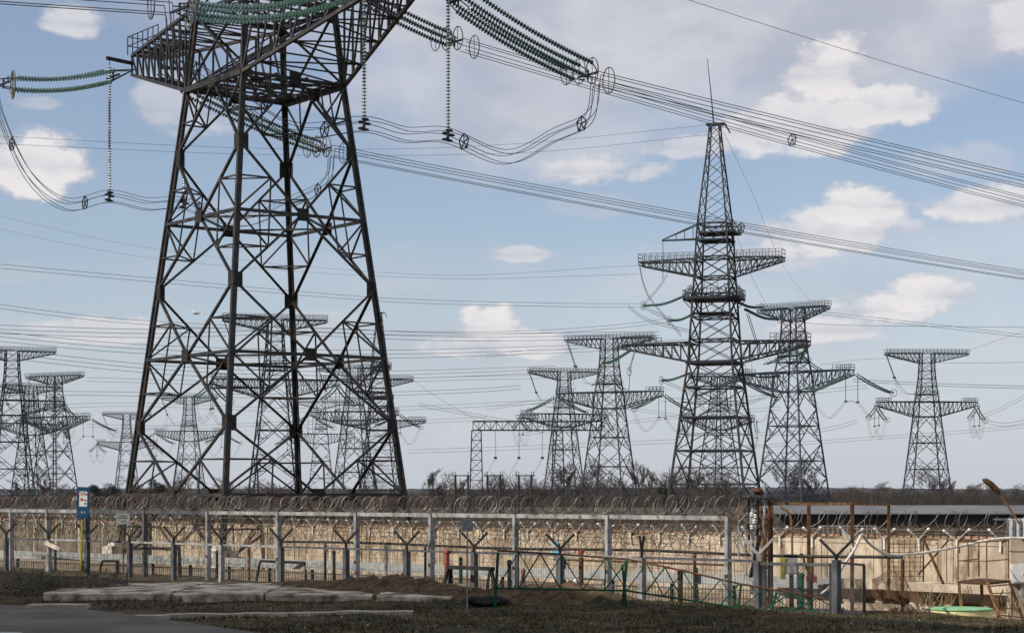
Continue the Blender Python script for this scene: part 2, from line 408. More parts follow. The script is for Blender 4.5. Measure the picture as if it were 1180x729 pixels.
slab_piece('concrete_slab', 434, 520, 694, 2.2, .22, 'short concrete slab half buried under the brown earth mound', -.06)

# gravel and twigs heaped on the slab's left end
def rubble(name, c, r, n, size, m, label, cat, hump=.3, seed=0, sticks=0):
    rnd = random.Random(seed); mb = MB()
    for i in range(n):
        a = rnd.random()*6.28; q = math.sqrt(rnd.random()); x = c[0]+math.cos(a)*q*r[0]; y = c[1]+math.sin(a)*q*r[1]
        z = c[2]+hump*(1-q)*rnd.random(); s = size*(.4+rnd.random())
        vs = [Vector((rnd.uniform(-1,1), rnd.uniform(-1,1), rnd.uniform(-.8,.8))).normalized()*s*rnd.uniform(.6,1) for _ in range(6)]
        base = [(1,0,0),(0,1,0),(-1,0,0),(0,-1,0),(0,0,1),(0,0,-1)]
        vs = [Vector(b)*s*rnd.uniform(.55,1.1)+Vector((x,y,z)) for b in base]
        mb.add(vs, [(0,1,4),(1,2,4),(2,3,4),(3,0,4),(1,0,5),(2,1,5),(3,2,5),(0,3,5)])
    for i in range(sticks):
        a = rnd.random()*6.28; q = math.sqrt(rnd.random()); p = Vector((c[0]+math.cos(a)*q*r[0], c[1]+math.sin(a)*q*r[1], c[2]+.05))
        d = Vector((rnd.uniform(-1,1), rnd.uniform(-.6,.6), rnd.uniform(.05,.5))).normalized()*rnd.uniform(.3,1.0)
        mb.tube([p, p+d*.5+Vector((0,0,.05)), p+d], .012, 3)
    o = mb.build(name, m)
    tag(o, label, cat, kind='stuff'); return o
p = G(62, 685); rubble('gravel', (p.x, p.y+1.5, .22), (2.2, 2.2), 1500, .05, mat('dark_gravel', (.05,.045,.04), (.16,.14,.12), 4, .95), 'dark gravel and twigs spilled over the left slab', 'gravel', .22, 3, 160)
p = P(1050, 704, 61); rubble('rubble', (p.x, p.y, -.42), (1.3, .8), 160, .11, mat('pale_rubble', (.2,.17,.14), (.45,.4,.34), 3, .9), 'broken pale rubble heaped beside the green topped tank', 'rubble', .45, 5)

# ------------------------------------------------------------------ grass tufts (nobody could count them)
mb = MB(); rnd = random.Random(11)
for i in range(26000):
    x = rnd.uniform(-10, 1190); y = 676+ (rnd.random()**.8)*62
    q = G(x, y); d = q.x*NN.x+q.y*NN.y
    if d > 45.6: continue
    if x < 300 and y > 697+24*max(0, (x-96)/144): continue
    if 48 < x < 522 and 664 < y < 691: continue
    if noise.noise(Vector((q.x*.5, q.y*.5, 0))) < -.25: continue
    z = ground_h(q)-.01; hh = rnd.uniform(.03, .10)*(1.6 if rnd.random() < .07 else 1); a = rnd.random()*3.14; wv = rnd.uniform(.012,.03)
    dx, dy = math.cos(a)*wv, math.sin(a)*wv; lx, ly = rnd.uniform(-.05,.05), rnd.uniform(-.05,.05)
    mb.add([(q.x-dx,q.y-dy,z),(q.x+dx,q.y+dy,z),(q.x+lx,q.y+ly,z+hh)], [(0,1,2)])
o = mb.build('grass', M['blade']); tag(o, 'short rough grass in the shaded foreground', 'grass', kind='stuff')

mb = MB(); rnd = random.Random(31); pb = MB()
for i in range(15000):
    x = rnd.uniform(-10, 1190); y = 655+rnd.random()*76; q = G(x, y); d = q.x*NN.x+q.y*NN.y
    if d > 46 or (x < 300 and y > 699+24*max(0, (x-96)/144)) or (48 < x < 440 and 667 < y < 689): continue
    nz_ = noise.noise(Vector((q.x*1.1, q.y*.8, 7)))
    edge_ = 1 if (abs(y-693) < 3 and x < 520) or d > 44.2 else 0
    if nz_ < .12 and not (edge_ and nz_ > -.2): continue
    z = ground_h(q)-.01; hh = rnd.uniform(.05,.17)
    for b_ in range(2):
        ang = rnd.random()*3.14; dx, dy = math.cos(ang)*.014, math.sin(ang)*.014; lx, ly = rnd.uniform(-.09,.09), rnd.uniform(-.09,.09); ox, oy = rnd.uniform(-.04,.04), rnd.uniform(-.04,.04)
        mb.add([(q.x+ox-dx,q.y+oy-dy,z),(q.x+ox+dx,q.y+oy+dy,z),(q.x+ox+lx,q.y+oy+ly,z+hh)], [(0,1,2)])
for i in range(900):
    x = rnd.uniform(-10, 1190); y = 662+rnd.random()**.7*68; q = G(x, y); d = q.x*NN.x+q.y*NN.y
    if d > 45.6 or (x < 300 and y > 700): continue
    z = ground_h(q); s_ = rnd.uniform(.015,.05)*(1.8 if rnd.random() < .04 else 1)
    vs = [Vector(v)*s_*rnd.uniform(.6,1.1)+Vector((q.x,q.y,z)) for v in ((1,0,0),(0,1,0),(-1,0,0),(0,-1,0),(0,0,.7),(0,0,-.7))]
    pb.add(vs, [(0,1,4),(1,2,4),(2,3,4),(3,0,4),(1,0,5),(2,1,5),(3,2,5),(0,3,5)])
o = mb.build('dry_grass', mat('straw_blades', (.05,.037,.018), (.15,.115,.06), .5, .9)); tag(o, 'tan dead grass tufts among the foreground turf', 'grass', kind='stuff')
o = pb.build('pebbles', mat('pebble', (.10,.09,.075), (.34,.30,.25), 3, .9)); tag(o, 'scattered pebbles and crumbs of concrete on the verge', 'pebbles', kind='stuff')
# ------------------------------------------------------------------ unseen building, added out of frame only to throw the foreground shade
bld = empty('shade_building', (0,0,0), label='tall pale concrete block added out of view at the left to shade the foreground', cat='building')
c = NN*(-24)+TT*78; rz = math.atan2(TT.y, TT.x)
mb = MB(); mb.box(c.x, c.y, 18.0, 130, 38, 36.0, rz); mb.build('wall', M['bwall'], bld)
mb = MB(); mb.box(c.x, c.y, 36.25, 130, 38, .5, rz); mb.build('roof', M['concg'], bld)
for k in range(10):
    mb = MB(); q = NN*(-4.97)+TT*(20+k*13)
    mb.box(q.x, q.y, 20, 8, .12, 18, rz); mb.build('window', M['pane'], bld)  # panes dressing the added shade-throwing block

# ------------------------------------------------------------------ lattice towers
def lattice(mb, levels, w, horiz=True, wh=None):
    for (z0, s0), (z1, s1) in zip(levels, levels[1:]):
        c0 = [Vector((sx*s0, sy*s0, z0)) for sx, sy in ((-1,-1),(1,-1),(1,1),(-1,1))]
        c1 = [Vector((sx*s1, sy*s1, z1)) for sx, sy in ((-1,-1),(1,-1),(1,1),(-1,1))]
        for i in range(4):
            j = (i+1) % 4
            mb.bar(c0[i], c1[j], w, w*.6); mb.bar(c0[j], c1[i], w, w*.6)
            if horiz: mb.bar(c1[i], c1[j], wh or w)
def arm_truss(mb, sx, xb, yb, zb, zt, xt, yt, ztb, w, bays, wc=None):
    """box arm from the body face out to the tip; bottom chord climbs to ztb, top chord stays at zt"""
    wc = wc or w*1.6; rows = []
    for k in range(bays+1):
        t = k/bays; x = (xb+(xt-xb)*t)*sx; y = yb+(yt-yb)*t
        rows.append([Vector((x,-y,zb+(ztb-zb)*t)), Vector((x,y,zb+(ztb-zb)*t)), Vector((x,y,zt)), Vector((x,-y,zt))])
    for e in range(4): mb.bar(rows[0][e], rows[-1][e], wc)
    for k in range(bays+1):
        r = rows[k]
        mb.bar(r[1], r[2], w); mb.bar(r[0], r[3], w); mb.bar(r[0], r[1], w*.8); mb.bar(r[2], r[3], w*.8)
        if k < bays:
            n = rows[k+1]
            mb.bar(r[1], n[2], w); mb.bar(r[0], n[3], w)
            a, b = (0, 1) if k % 2 else (1, 0); mb.bar(r[a], n[b], w*.8)
            a, b = (3, 2) if k % 2 else (2, 3); mb.bar(r[a], n[b], w*.8)
    return rows
def railing(mb, x0, x1, y, z, w, step=1.0, h=1.15, ends=True):
    n = max(1, round(abs(x1-x0)/step))
    for sy in (-1, 1):
        for k in range(n+1):
            x = x0+(x1-x0)*k/n; mb.bar((x,sy*y,z), (x,sy*y,z+h), w)
        for hh in (h*.5, h): mb.bar((x0,sy*y,z+hh), (x1,sy*y,z+hh), w)
    if ends:
        xe = x1
        for hh in (h*.5, h): mb.bar((xe,-y,z+hh), (xe,y,z+hh), w)
SB = lambda z: 6.19-.1075*z
NODES = [-.4, 7.2, 15.04, 22.8]; RINGS = [3.3, 11.1, 18.95, 26.7]
ZA, ZT, ARM, TOPA = 31.1, 45.5, 15.1, 12.5
CN = ((-1,-1),(1,-1),(1,1),(-1,1))
def anchor_tower(near, m):
    root = empty('transmission_tower')
    k = 1.0 if near else 1.35
    for sx, sy in CN:
        mb = MB()
        for a, b in ((-.4,26.7),(26.7,ZA)):
            s0 = SB(a); s1 = SB(b) if b < 27 else 2.95
            p, q = Vector((sx*s0,sy*s0,a)), Vector((sx*s1,sy*s1,b))
            if near: mb.angle(p, q, .275, .06, (-sx,0,0), (0,-sy,0)); mb.bar(p+Vector((sx*.03,sy*.03,0)), q+Vector((sx*.03,sy*.03,0)), .12)
            else: mb.bar(p, q, .3)
        mb.build('leg', m, root)
    for i in range(4):                          # one bracing set per face
        mb = MB(); a = CN[i]; b = CN[(i+1)%4]
        nrm = Vector(((a[0]+b[0])/2, (a[1]+b[1])/2, 0))
        def C(c, z): s = SB(z); return Vector((c[0]*s, c[1]*s, z))
        for zr in RINGS:
            A, B = C(a,zr), C(b,zr); mid = (A+B)/2
            mb.bar(A, B, .17*k, .17*k)
            for zn in NODES:
                if abs(zn-zr) > 4.3: continue
                for c in (a, b):
                    n = C(c, zn); 
                    if near: mb.bar(n, mid, .13, .08, up=nrm); mb.bar(n-nrm*.08, mid-nrm*.08, .05, .11, up=nrm)
                    else: mb.bar(n, mid, .17, .17)
                    q = (n+mid)/2; zl = (zn+zr)/2; lp = C(c, zl)
                    mb.bar(lp, q, .1*k, .08*k); mb.bar(q, C(c, zr), .1*k, .08*k)
        mb.build('face_bracing', m, root)
    for zr in RINGS:                            # plan bracing inside the rings
        mb = MB()
        mids = [(Vector((CN[i][0],CN[i][1],0))+Vector((CN[(i+1)%4][0],CN[(i+1)%4][1],0)))*.5*SB(zr)+Vector((0,0,zr)) for i in range(4)]
        for i in range(4): mb.bar(mids[i], mids[(i+1)%4], .13*k, .10*k)
        for zn in NODES:                        # ties from brace to brace across each corner
            if abs(zn-zr) > 4.3 or not near: continue
            sn = SB(zn)
            for i in range(4):
                n_ = Vector((CN[i][0]*sn, CN[i][1]*sn, zn)); q1 = (n_+mids[i])/2; q0 = (n_+mids[i-1])/2
                mb.bar(q0, q1, .075); mb.bar(q1, (Vector((CN[i][0]*SB(zr), CN[i][1]*SB(zr), zr))+mids[i])/2, .07); mb.bar(q0, (Vector((CN[i][0]*SB(zr), CN[i][1]*SB(zr), zr))+mids[i-1])/2, .07)
        mb.build('plan_bracing', m, root)
    if near:
        for zn in NODES[1:]:
            for sx, sy in CN:
                mb = MB(); s = SB(zn)
                mb.box(sx*(s-.24), sy*(s+.02), zn, .62, .03, .85); mb.box(sx*(s+.02), sy*(s-.24), zn, .03, .62, .85)
                mb.build('gusset_plate', M['gusset'], root)
        for zr in RINGS:
            for i in range(4):
                mb = MB(); a = CN[i]; b = CN[(i+1)%4]; s = SB(zr)+.13
                mx, my = (a[0]+b[0])/2, (a[1]+b[1])/2
                mb.box(mx*s, my*s, zr, .03 if mx else .75, .03 if my else .75, .7); mb.build('gusset_plate', M['gusset'], root)
        for sx, sy in CN:
            mb = MB(); s = SB(-.4); mb.box(sx*s, sy*s, -.1, 1.3, 1.3, .9); mb.box(sx*s, sy*s, .45, .8, .8, .3); mb.build('footing', M['concg'], root)
        mb = MB()
        for k2 in range(70):
            z = .8+k2*.36; s = SB(z); mb.bar((s, -s-.02, z), (s+.18, -s-.1, z), .025)
        mb.build('step_bolts', m, root)
    for sx in (-1, 1):                          # lower arms
        mb = MB()
        arm_truss(mb, sx, 3.32, 3.32, 26.7, ZA, ARM, .95, 29.9, .10*k, 9, .19*k)
        mb.build('cross_arm', m, root)
        rb = MB(); railing(rb, sx*(ARM-4.2), sx*ARM, 1.25, ZA, .05 if near else .09, .75 if near else 1.1)
        if near:                                # walkway plates on the arm
            for q in range(9): rb.box(sx*(ARM-.4-q*.6), 0, ZA+.02, .35, 1.9, .04)
        rb.build('railing', m, root)
    mb = MB()                                   # body crossing the arms
    mb_levels = [(26.7,3.32),(ZA,2.95)]
    lattice(mb, mb_levels, .14*k, True, .2*k)
    for sy in (-1, 1):
        mb.bar((-3.3,sy*3.32,26.7), (3.3,sy*3.32,26.7), .32*k if near else .25)
        mb.bar((-2.9,sy*2.95,ZA), (2.9,sy*2.95,ZA), .22*k)
    if near:
        for q in range(7):
            x = -3+q*1.0; mb.bar((x,-3.2,26.8), (x,3.2,26.8), .1)
        for q in range(6):
            x = -2.6+q*1.04; mb.bar((x,-2.9,ZA), (x,2.9,ZA), .1)
        mb.bar((-3.3,-3.3,26.8), (3.3,3.3,26.8), .16); mb.bar((-3.3,3.3,26.8), (3.3,-3.3,26.8), .16)
        for q in range(10):
            a = random.uniform(-3,3); b = random.uniform(-3,3); mb.bar((a,-3.1,27), (b,3.0,ZA-.2), .09)
        for q in range(4):
            mb.bar((-3.1,-3+2*q,26.9), (3.1,-3+2*q,26.9), .12)
    mb.build('waist_frame', m, root)
    mb = MB()                                   # upper shaft
    lv = [(ZA,2.95),(33.3,2.6),(35.6,2.35),(38,2.1),(40.3,1.95),(42.6,1.85),(ZT,1.8)]
    for (z0,s0),(z1,s1) in zip(lv, lv[1:]):
        for sx, sy in CN: mb.bar((sx*s0,sy*s0,z0), (sx*s1,sy*s1,z1), .22*k)
    lattice(mb, lv, .11*k); mb.build('upper_shaft', m, root)
    for sx in (-1, 1):
        mb = MB(); arm_truss(mb, sx, 1.85, 1.85, 42.6, ZT, TOPA, 1.0, 45.0, .10*k, 8, .18*k); mb.build('top_arm', m, root)
    mb = MB(); railing(mb, -TOPA, TOPA, 1.5, ZT, .05 if near else .09, 1.0 if near else 1.1); mb.build('top_railing', m, root)
    mb = MB(); mb.box(0, 0, 33.2, 4.6, 4.6, .12); railing(mb, -2.9, 2.9, 2.9, 33.2, .07, 1.0); mb.build('shaft_platform', m, root)
    return root

def disc_string(mb, pts, spacing, r, n=8):
    pts = [Vector(p) for p in pts]; L = 0; cum = [0]
    for a, b in zip(pts, pts[1:]): L += (b-a).length; cum.append(L)
    k = int(L/spacing)
    for q in range(k+1):
        s = q*spacing
        i = max(j for j in range(len(cum)-1) if cum[j] <= s)
        t = (s-cum[i])/max(1e-6, cum[i+1]-cum[i]); p = pts[i].lerp(pts[i+1], t); d = (pts[i+1]-pts[i]).normalized()
        mb.lathe(p, d, [(.035,0),(.05,spacing*.25),(r,spacing*.45),(r*.93,spacing*.62),(.03,spacing*.6)], n)

# ---- the near tower
TC = Vector((-14.25, 115, 0)); TR = R(-53.06)
U = Vector((math.cos(TR), math.sin(TR), 0)); V = Vector((-math.sin(TR), math.cos(TR), 0))   # local x (arm), local y (line)
near = anchor_tower(True, M['steel']); near.location = TC; near.rotation_euler.z = TR
tag(near, 'huge dark lattice pylon in the left foreground, its top cut off by the frame', 'pylon')
for sx in (-1, 1):                              # outrigger bars carrying the hanging strings
    for sy in (-1, 1): mb = MB(); mb.bar((sx*(ARM-.1), sy*.85, ZA-.5), (sx*(ARM-.1), sy*2.75, ZA-.38), .2); mb.build('outrigger', M['steel'], near)
def TL(x, t, z): return TC+U*x+V*t+Vector((0,0,z))

def tension_set(x, t0, z0, sgn, drop, strands, label, span=12.6, link=2.3, cv=1.45):
    root = empty('insulator_string', TL(x, t0*sgn, z0), label=label, cat='insulator', group='insulator strings of the near pylon')
    inv = root.location.copy()
    A = TL(x, t0*sgn, z0); d = V*sgn
    def C(t): f = t/span; return A+d*t+Vector((0,0,-drop*(f*cv-(cv-1)*f*f)))
    for du, dz in strands:
        o = U*du+Vector((0,0,dz)); mb = MB(); e0, e1 = link, span-1.2
        pts = [C(e0+(e1-e0)*k/14)+o-inv for k in range(15)]
        disc_string(mb, pts, .2, .15, 9); mb.build('glass_discs', M['glass'], root)
    mb = MB()
    for du, dz in strands:
        o = U*du+Vector((0,0,dz))
        mb.tube([A+U*du*.35-inv, C(link)+o-inv], .035, 5)
        mb.tube([C(span-1.2)+o-inv, C(span-.5)+U*du*.6+Vector((0,0,dz*.6))-inv], .035, 5)
    for t in (link-.25, span-.6):
        a = C(t)-inv; yb = MB(); yb.bar(a-U*.85, a+U*.85, .14, .1); yb.bar(a-Vector((0,0,.3)), a+Vector((0,0,.3)), .1)
        yb.build('yoke', M['fit'], root)
    mb.build('link_rods', M['fit'], root)
    for (t, du) in ((span-1.5,-.75),(span-1.2,.0),(span-.9,.75),(span+.9,0)):
        mb = MB(); c = C(min(t,span))+d*max(0,t-span)+U*du-inv
        mb.tube([c+U*(math.cos(a)*.46)+Vector((0,0,math.sin(a)*.72))+d*.05*math.cos(a) for a in [k*math.pi/12 for k in range(24)]], .035, 6, closed=True)
        mb.bar(c-Vector((0,0,.7)), c+Vector((0,0,.7)), .04)
        mb.build('grading_ring', M['ring'], root)
    return C(span)
S5 = [(-1.1,.32),(-.55,-.32),(0,.34),(.55,-.32),(1.1,.3)]
S4 = [(-.7,.34),(-.25,-.28),(.3,.34),(.75,-.28)]
ends = {}
ends['nr'] = tension_set(ARM, .9, ZA-.9, 1, 3.9, S5, 'thick green glass insulator string sweeping right from above the frame to the tall ring cluster', 11.4)
ends['nl'] = tension_set(ARM, .9, ZA-.9, -1, 3.8, S4, 'green insulator string crossing in front of the near pylon along the top edge', 13.0, 2.3, 2.2)
ends['fr'] = tension_set(-ARM, .9, ZA-.9, 1, 3.6, S4, 'green insulator string sloping down behind the near pylon to rings at its middle', 13.0)
ends['fl'] = tension_set(-ARM, .9, ZA-.9, -1, 1.9, [(-.8,.55),(-.3,-.25),(.35,-.3),(.9,.3)], 'green insulator string running to the left edge from the railed arm tip', 9.2, 1.6, 2.2)
ends['mr'] = tension_set(0, 3.0, 34.4, 1, 3.3, S4, 'short green insulator string with dark rings, just right of the near pylon top', 11.0)
ends['ml'] = tension_set(0, 3.0, 34.4, -1, 3.3, S4, 'green insulator string above the frame on the left side of the shaft', 11.0)
def hang_string(x, t, z1, label):
    top = TL(x, t, ZA-.45); root = empty('insulator_string', top, label=label, cat='insulator', group='hanging strings of the near pylon')
    mb = MB(); h = top.z-z1; disc_string(mb, [Vector((0,0,-.4)), Vector((0,0,-h))], .17, .125, 8); mb.build('glass_discs', M['porcelain'], root)
    mb = MB(); mb.tube([(0,0,.1),(0,0,-h-.1)], .025, 5)
    for k in range(5):
        a = k*2*math.pi/5; c = Vector((0,0,-h-.45)); e = c+V*.0+U*(.28*math.cos(a))+Vector((0,0,.28*math.sin(a)))
        mb.bar(c, e, .07); mb.lathe(e-V*.22, V, [(.04,0),(.08,.12),(.08,.32),(.04,.44)], 6)
    mb.bar((0,0,-h-.1), (0,0,-h-.5), .12); mb.build('clamp', M['fit'], root)
    return top+Vector((0,0,-h-.45))
ends['h_nr'] = hang_string(ARM, 2.3, 22.5, 'long thin hanging insulator string right of the near pylon, the rightmost of four')
ends['h_nl'] = hang_string(ARM, -2.9, 22.5, 'hanging insulator string against the right shoulder of the near pylon')
ends['h_fl'] = hang_string(-ARM, -2.5, 22.5, 'hanging insulator string left of the near pylon on a projecting bar')
ends['h_fr'] = hang_string(-ARM, 2.7, 22.5, 'hanging insulator string behind the left leg of the near pylon')

PENT = [(.42*math.cos(R(90+72*k)), .42*math.sin(R(90+72*k))) for k in range(5)]
def bundle(name, label, path, lat, r=.023, offs=PENT, spacers=None, group=None, m='wire', cat='power line'):
    root = empty(name, path[0], label=label, cat=cat, group=group); inv = Vector(path[0])
    mb = MB()
    for a, b in offs: mb.tube([p+lat*a+Vector((0,0,b))-inv for p in path], r, 4)
    mb.build('conductor', M[m], root)
    if spacers:
        for i in spacers:
            mb = MB(); c = path[i]-inv; q = [c+lat*a*1.05+Vector((0,0,b*1.05)) for a, b in offs]
            for k in range(len(q)): mb.bar(q[k], q[(k+1)%len(q)], .05)
            for k in q: mb.bar(c, k, .05)
            mb.build('spacer', M['fit'], root)
    return root
def span_path(a, d, length, sag, end_dz, n=40):
    return [a+d*(length*k/n)+Vector((0,0,end_dz*k/n-4*sag*(k/n)*(1-k/n))) for k in range(n+1)]
GB = 'conductor bundles of the near pylon'
bundle('power_line', 'five-wire bundle running right from the tall ring cluster, upper right sky', span_path(ends['nr'], V, 380, 8.0, 6), U, spacers=(4,9,14,20,26), group=GB)
bundle('power_line', 'five-wire bundle passing behind the pointed pylon tip, from the rings inside the near pylon', span_path(ends['fr'], V, 380, 7.0, 4), U, spacers=(4,8,13,19,26), group=GB)
bundle('power_line', 'middle five-wire bundle entering from the short dark-ringed string', span_path(ends['mr'], V, 380, 11.0, 3), U, spacers=(3,7,12,19,26), group=GB)
for k, q in (('nl','front'),('fl','left edge'),('ml','upper')):
    bundle('power_line', f'five-wire bundle leaving the frame at the left from the {q} string', span_path(ends[k], -V, 300, 7, 2), U, spacers=(4,9), group=GB)
# jumpers: loops that hang below the arms and pass through the hanging clamps
def jumper(a, c1, c2, b, z, label, sgn=1):
    d = V
    pts = [a, a-d*.5+Vector((0,0,-2.2)), a.lerp(c1,.3)+Vector((0,0,-3.6-.4)), a.lerp(c1,.62)+Vector((0,0,0))]
    pts[3].z = z; pts[2].z = z+1.5
    mid = (c1+c2)/2; mid.z = z+.5
    q = [c2.lerp(b,.38), b.lerp(c2,.3), b+d*.5+Vector((0,0,-2.2)), b]
    q[0].z = z; q[1].z = z+1.5
    path = crom(pts+[c1, mid, c2]+q, 7)
    bundle('jumper_cable', label, path, U, r=.021, spacers=(9,26,46,60), group='jumper loops of the near pylon', cat='jumper cable')
jumper(ends['nr'], ends['h_nr'], ends['h_nl'], ends['nl'], 21.3, 'looping jumper cables under the right arm, from the ring cluster to the hanging clamps')
jumper(ends['fr'], ends['h_fr'], ends['h_fl'], ends['fl'], 21.3, 'looping jumper cables at the left edge, through the clamp left of the near pylon')
# ground wires from the top arm
def single(name, label, path, r, m='wire', group=None, cat='overhead wire'):
    path = [Vector(p) for p in path]
    mb = MB(); mb.tube([p-path[0] for p in path], r, 4); o = mb.build(name, M[m]); o.location = path[0]
    tag(o, label, cat, group); return o
single('ground_wire', 'thin earth wire cutting across the top right corner of the sky', span_path(TL(-TOPA,0,ZT), V, 400, 12.5, 2), .022)
single('ground_wire', 'thin earth wire nicking the extreme top right corner', span_path(TL(TOPA,0,ZT), V, 400, 17, 2), .022)

# ---- far towers: one source, copies with their own place, turn and label
far0 = anchor_tower(False, M['steel_far'])
def far_strings(root):
    for sx in (-1, 1):
        for sy in (-1, 1):
            mb = MB()
            for du in (-.5, .5):
                pts = [Vector((sx*ARM+du+sy*5.0*t, sy*(1.3+7.5*t), ZA-.8-4.2*(t*1.4-.4*t*t))) for t in [k/6 for k in range(7)]]
                mb.tube(pts[:1]+pts[1:], .17, 5, taper=[.05,.17,.19,.19,.19,.19,.19])
            c = pts[-1]; mb.tube([c+Vector((math.cos(a)*.8, 0, math.sin(a)*.8)) for a in [k*math.pi/5 for k in range(10)]], .07, 4, closed=True)
            mb.build('insulator_string', M['glass'], root)
            mb = MB(); mb.tube([(sx*ARM, sy*2.6, ZA-.6), (sx*ARM, sy*2.6, ZA-6.8)], .08, 5); mb.box(sx*ARM, sy*2.6, ZA-7.1, .5, .5, .4)
            mb.build('hanging_insulator', M['fit'], root)
        mb = MB()
        for du in (-.3, .3):
            mb.tube(crom([(sx*ARM+du-5,-8.8,ZA-5),(sx*ARM+du-4,-7.5,ZA-8.6),(sx*ARM+du-2.5,-5,ZA-10.8),(sx*ARM+du,-2.6,ZA-7.4),(sx*ARM+du,2.6,ZA-7.4),(sx*ARM+du+2.5,5,ZA-10.8),(sx*ARM+du+4,7.5,ZA-8.6),(sx*ARM+du+5,8.8,ZA-5)], 5), .035, 4)
        mb.build('jumper_cable', M['wire'], root)
    mb = MB()
    for dy in (-.4, .4): mb.tube([(-TOPA+.3, dy, 45), (-TOPA+2.6, dy, 38.6)], .09, 5)
    mb.box(-TOPA+2.7, 0, 38.3, .7, 1.1, .5); mb.build('hanging_insulator', M['fit'], root)
    mb = MB()
    for dy in (-.4, .4): mb.tube(crom([(-TOPA+2.7,dy,38.2),(-TOPA+4.6,dy*2,35.6),(-6.2,dy*3,33.6),(-3,dy*4,33.4)], 6), .05, 4); mb.tube(crom([(-TOPA+2.7,dy,38.2),(-9.2,dy*3-4,33.6),(-7,dy*3-7,31)], 6), .04, 4)
    mb.build('jumper_cable', M['wire'], root)
    for sy in (-1, 1):
        mb = MB()
        for du in (-.5, .5): mb.tube([Vector((du, sy*(2.5+9*t), 35.5-3.2*(t*1.5-.5*t*t))) for t in [k/6 for k in range(7)]], .13, 5)
        mb.build('insulator_string', M['glass'], root)
far_strings(far0)
FT = [(1068,407,4,'steel_far','lone grey T-shaped pylon at the far right, bare trees at its feet'),
      (914,355,-40,'steel_blue','blue-grey T-shaped pylon just right of the pointed rusty pylon'),
      (702,390,-24,'steel_far','T-shaped pylon left of the pointed pylon, its top bar overlapping that one'),
      (650,428,14,'steel_far','T-shaped pylon behind the substation gantry'),
      (828,434,30,'steel_far','T-shaped pylon seen through the legs of the pointed pylon'),
      (317,368,14,'steel_far','large T-shaped pylon seen through the middle of the near pylon'),
      (408,424,-12,'steel_far','T-shaped pylon seen through the right bay of the near pylon'),
      (370,463,6,'steel_far','small T-shaped pylon in the near pylon, between the two larger ones'),
      (218,458,-8,'steel_far','small T-shaped pylon seen through the left bay of the near pylon'),
      (146,477,20,'steel_far','smallest T-shaped pylon, at the left leg of the near pylon'),
      (63,433,-28,'steel_far','second T-shaped pylon from the left edge, its right arm tip clear'),
      (36,445,40,'steel_far','T-shaped pylon half hidden between the two leftmost ones'),
      (14,404,22,'steel_far','T-shaped pylon cut by the left edge of the frame')]
for i, (x, yt, rot, m, lab) in enumerate(FT):
    o = far0 if i == 0 else copy_tree(far0)
    Y = (ZT-CZ)*F/(HY-yt); o.location = ((x-HX)*Y/F, Y, 0); o.rotation_euler.z = R(rot)
    tag(o, lab, 'pylon', 'T-shaped pylons in the distance')
    if m == 'steel_blue':
        for ch in o.children:
            if ch.name.startswith(('top_arm','top_railing')): ch.scale.x = .72
    if m != 'steel_far':
        for ch in o.children:
            if ch.material_slots[0].material == M['steel_far']:
                ch.material_slots[0].link = 'OBJECT'; ch.material_slots[0].material = M[m]

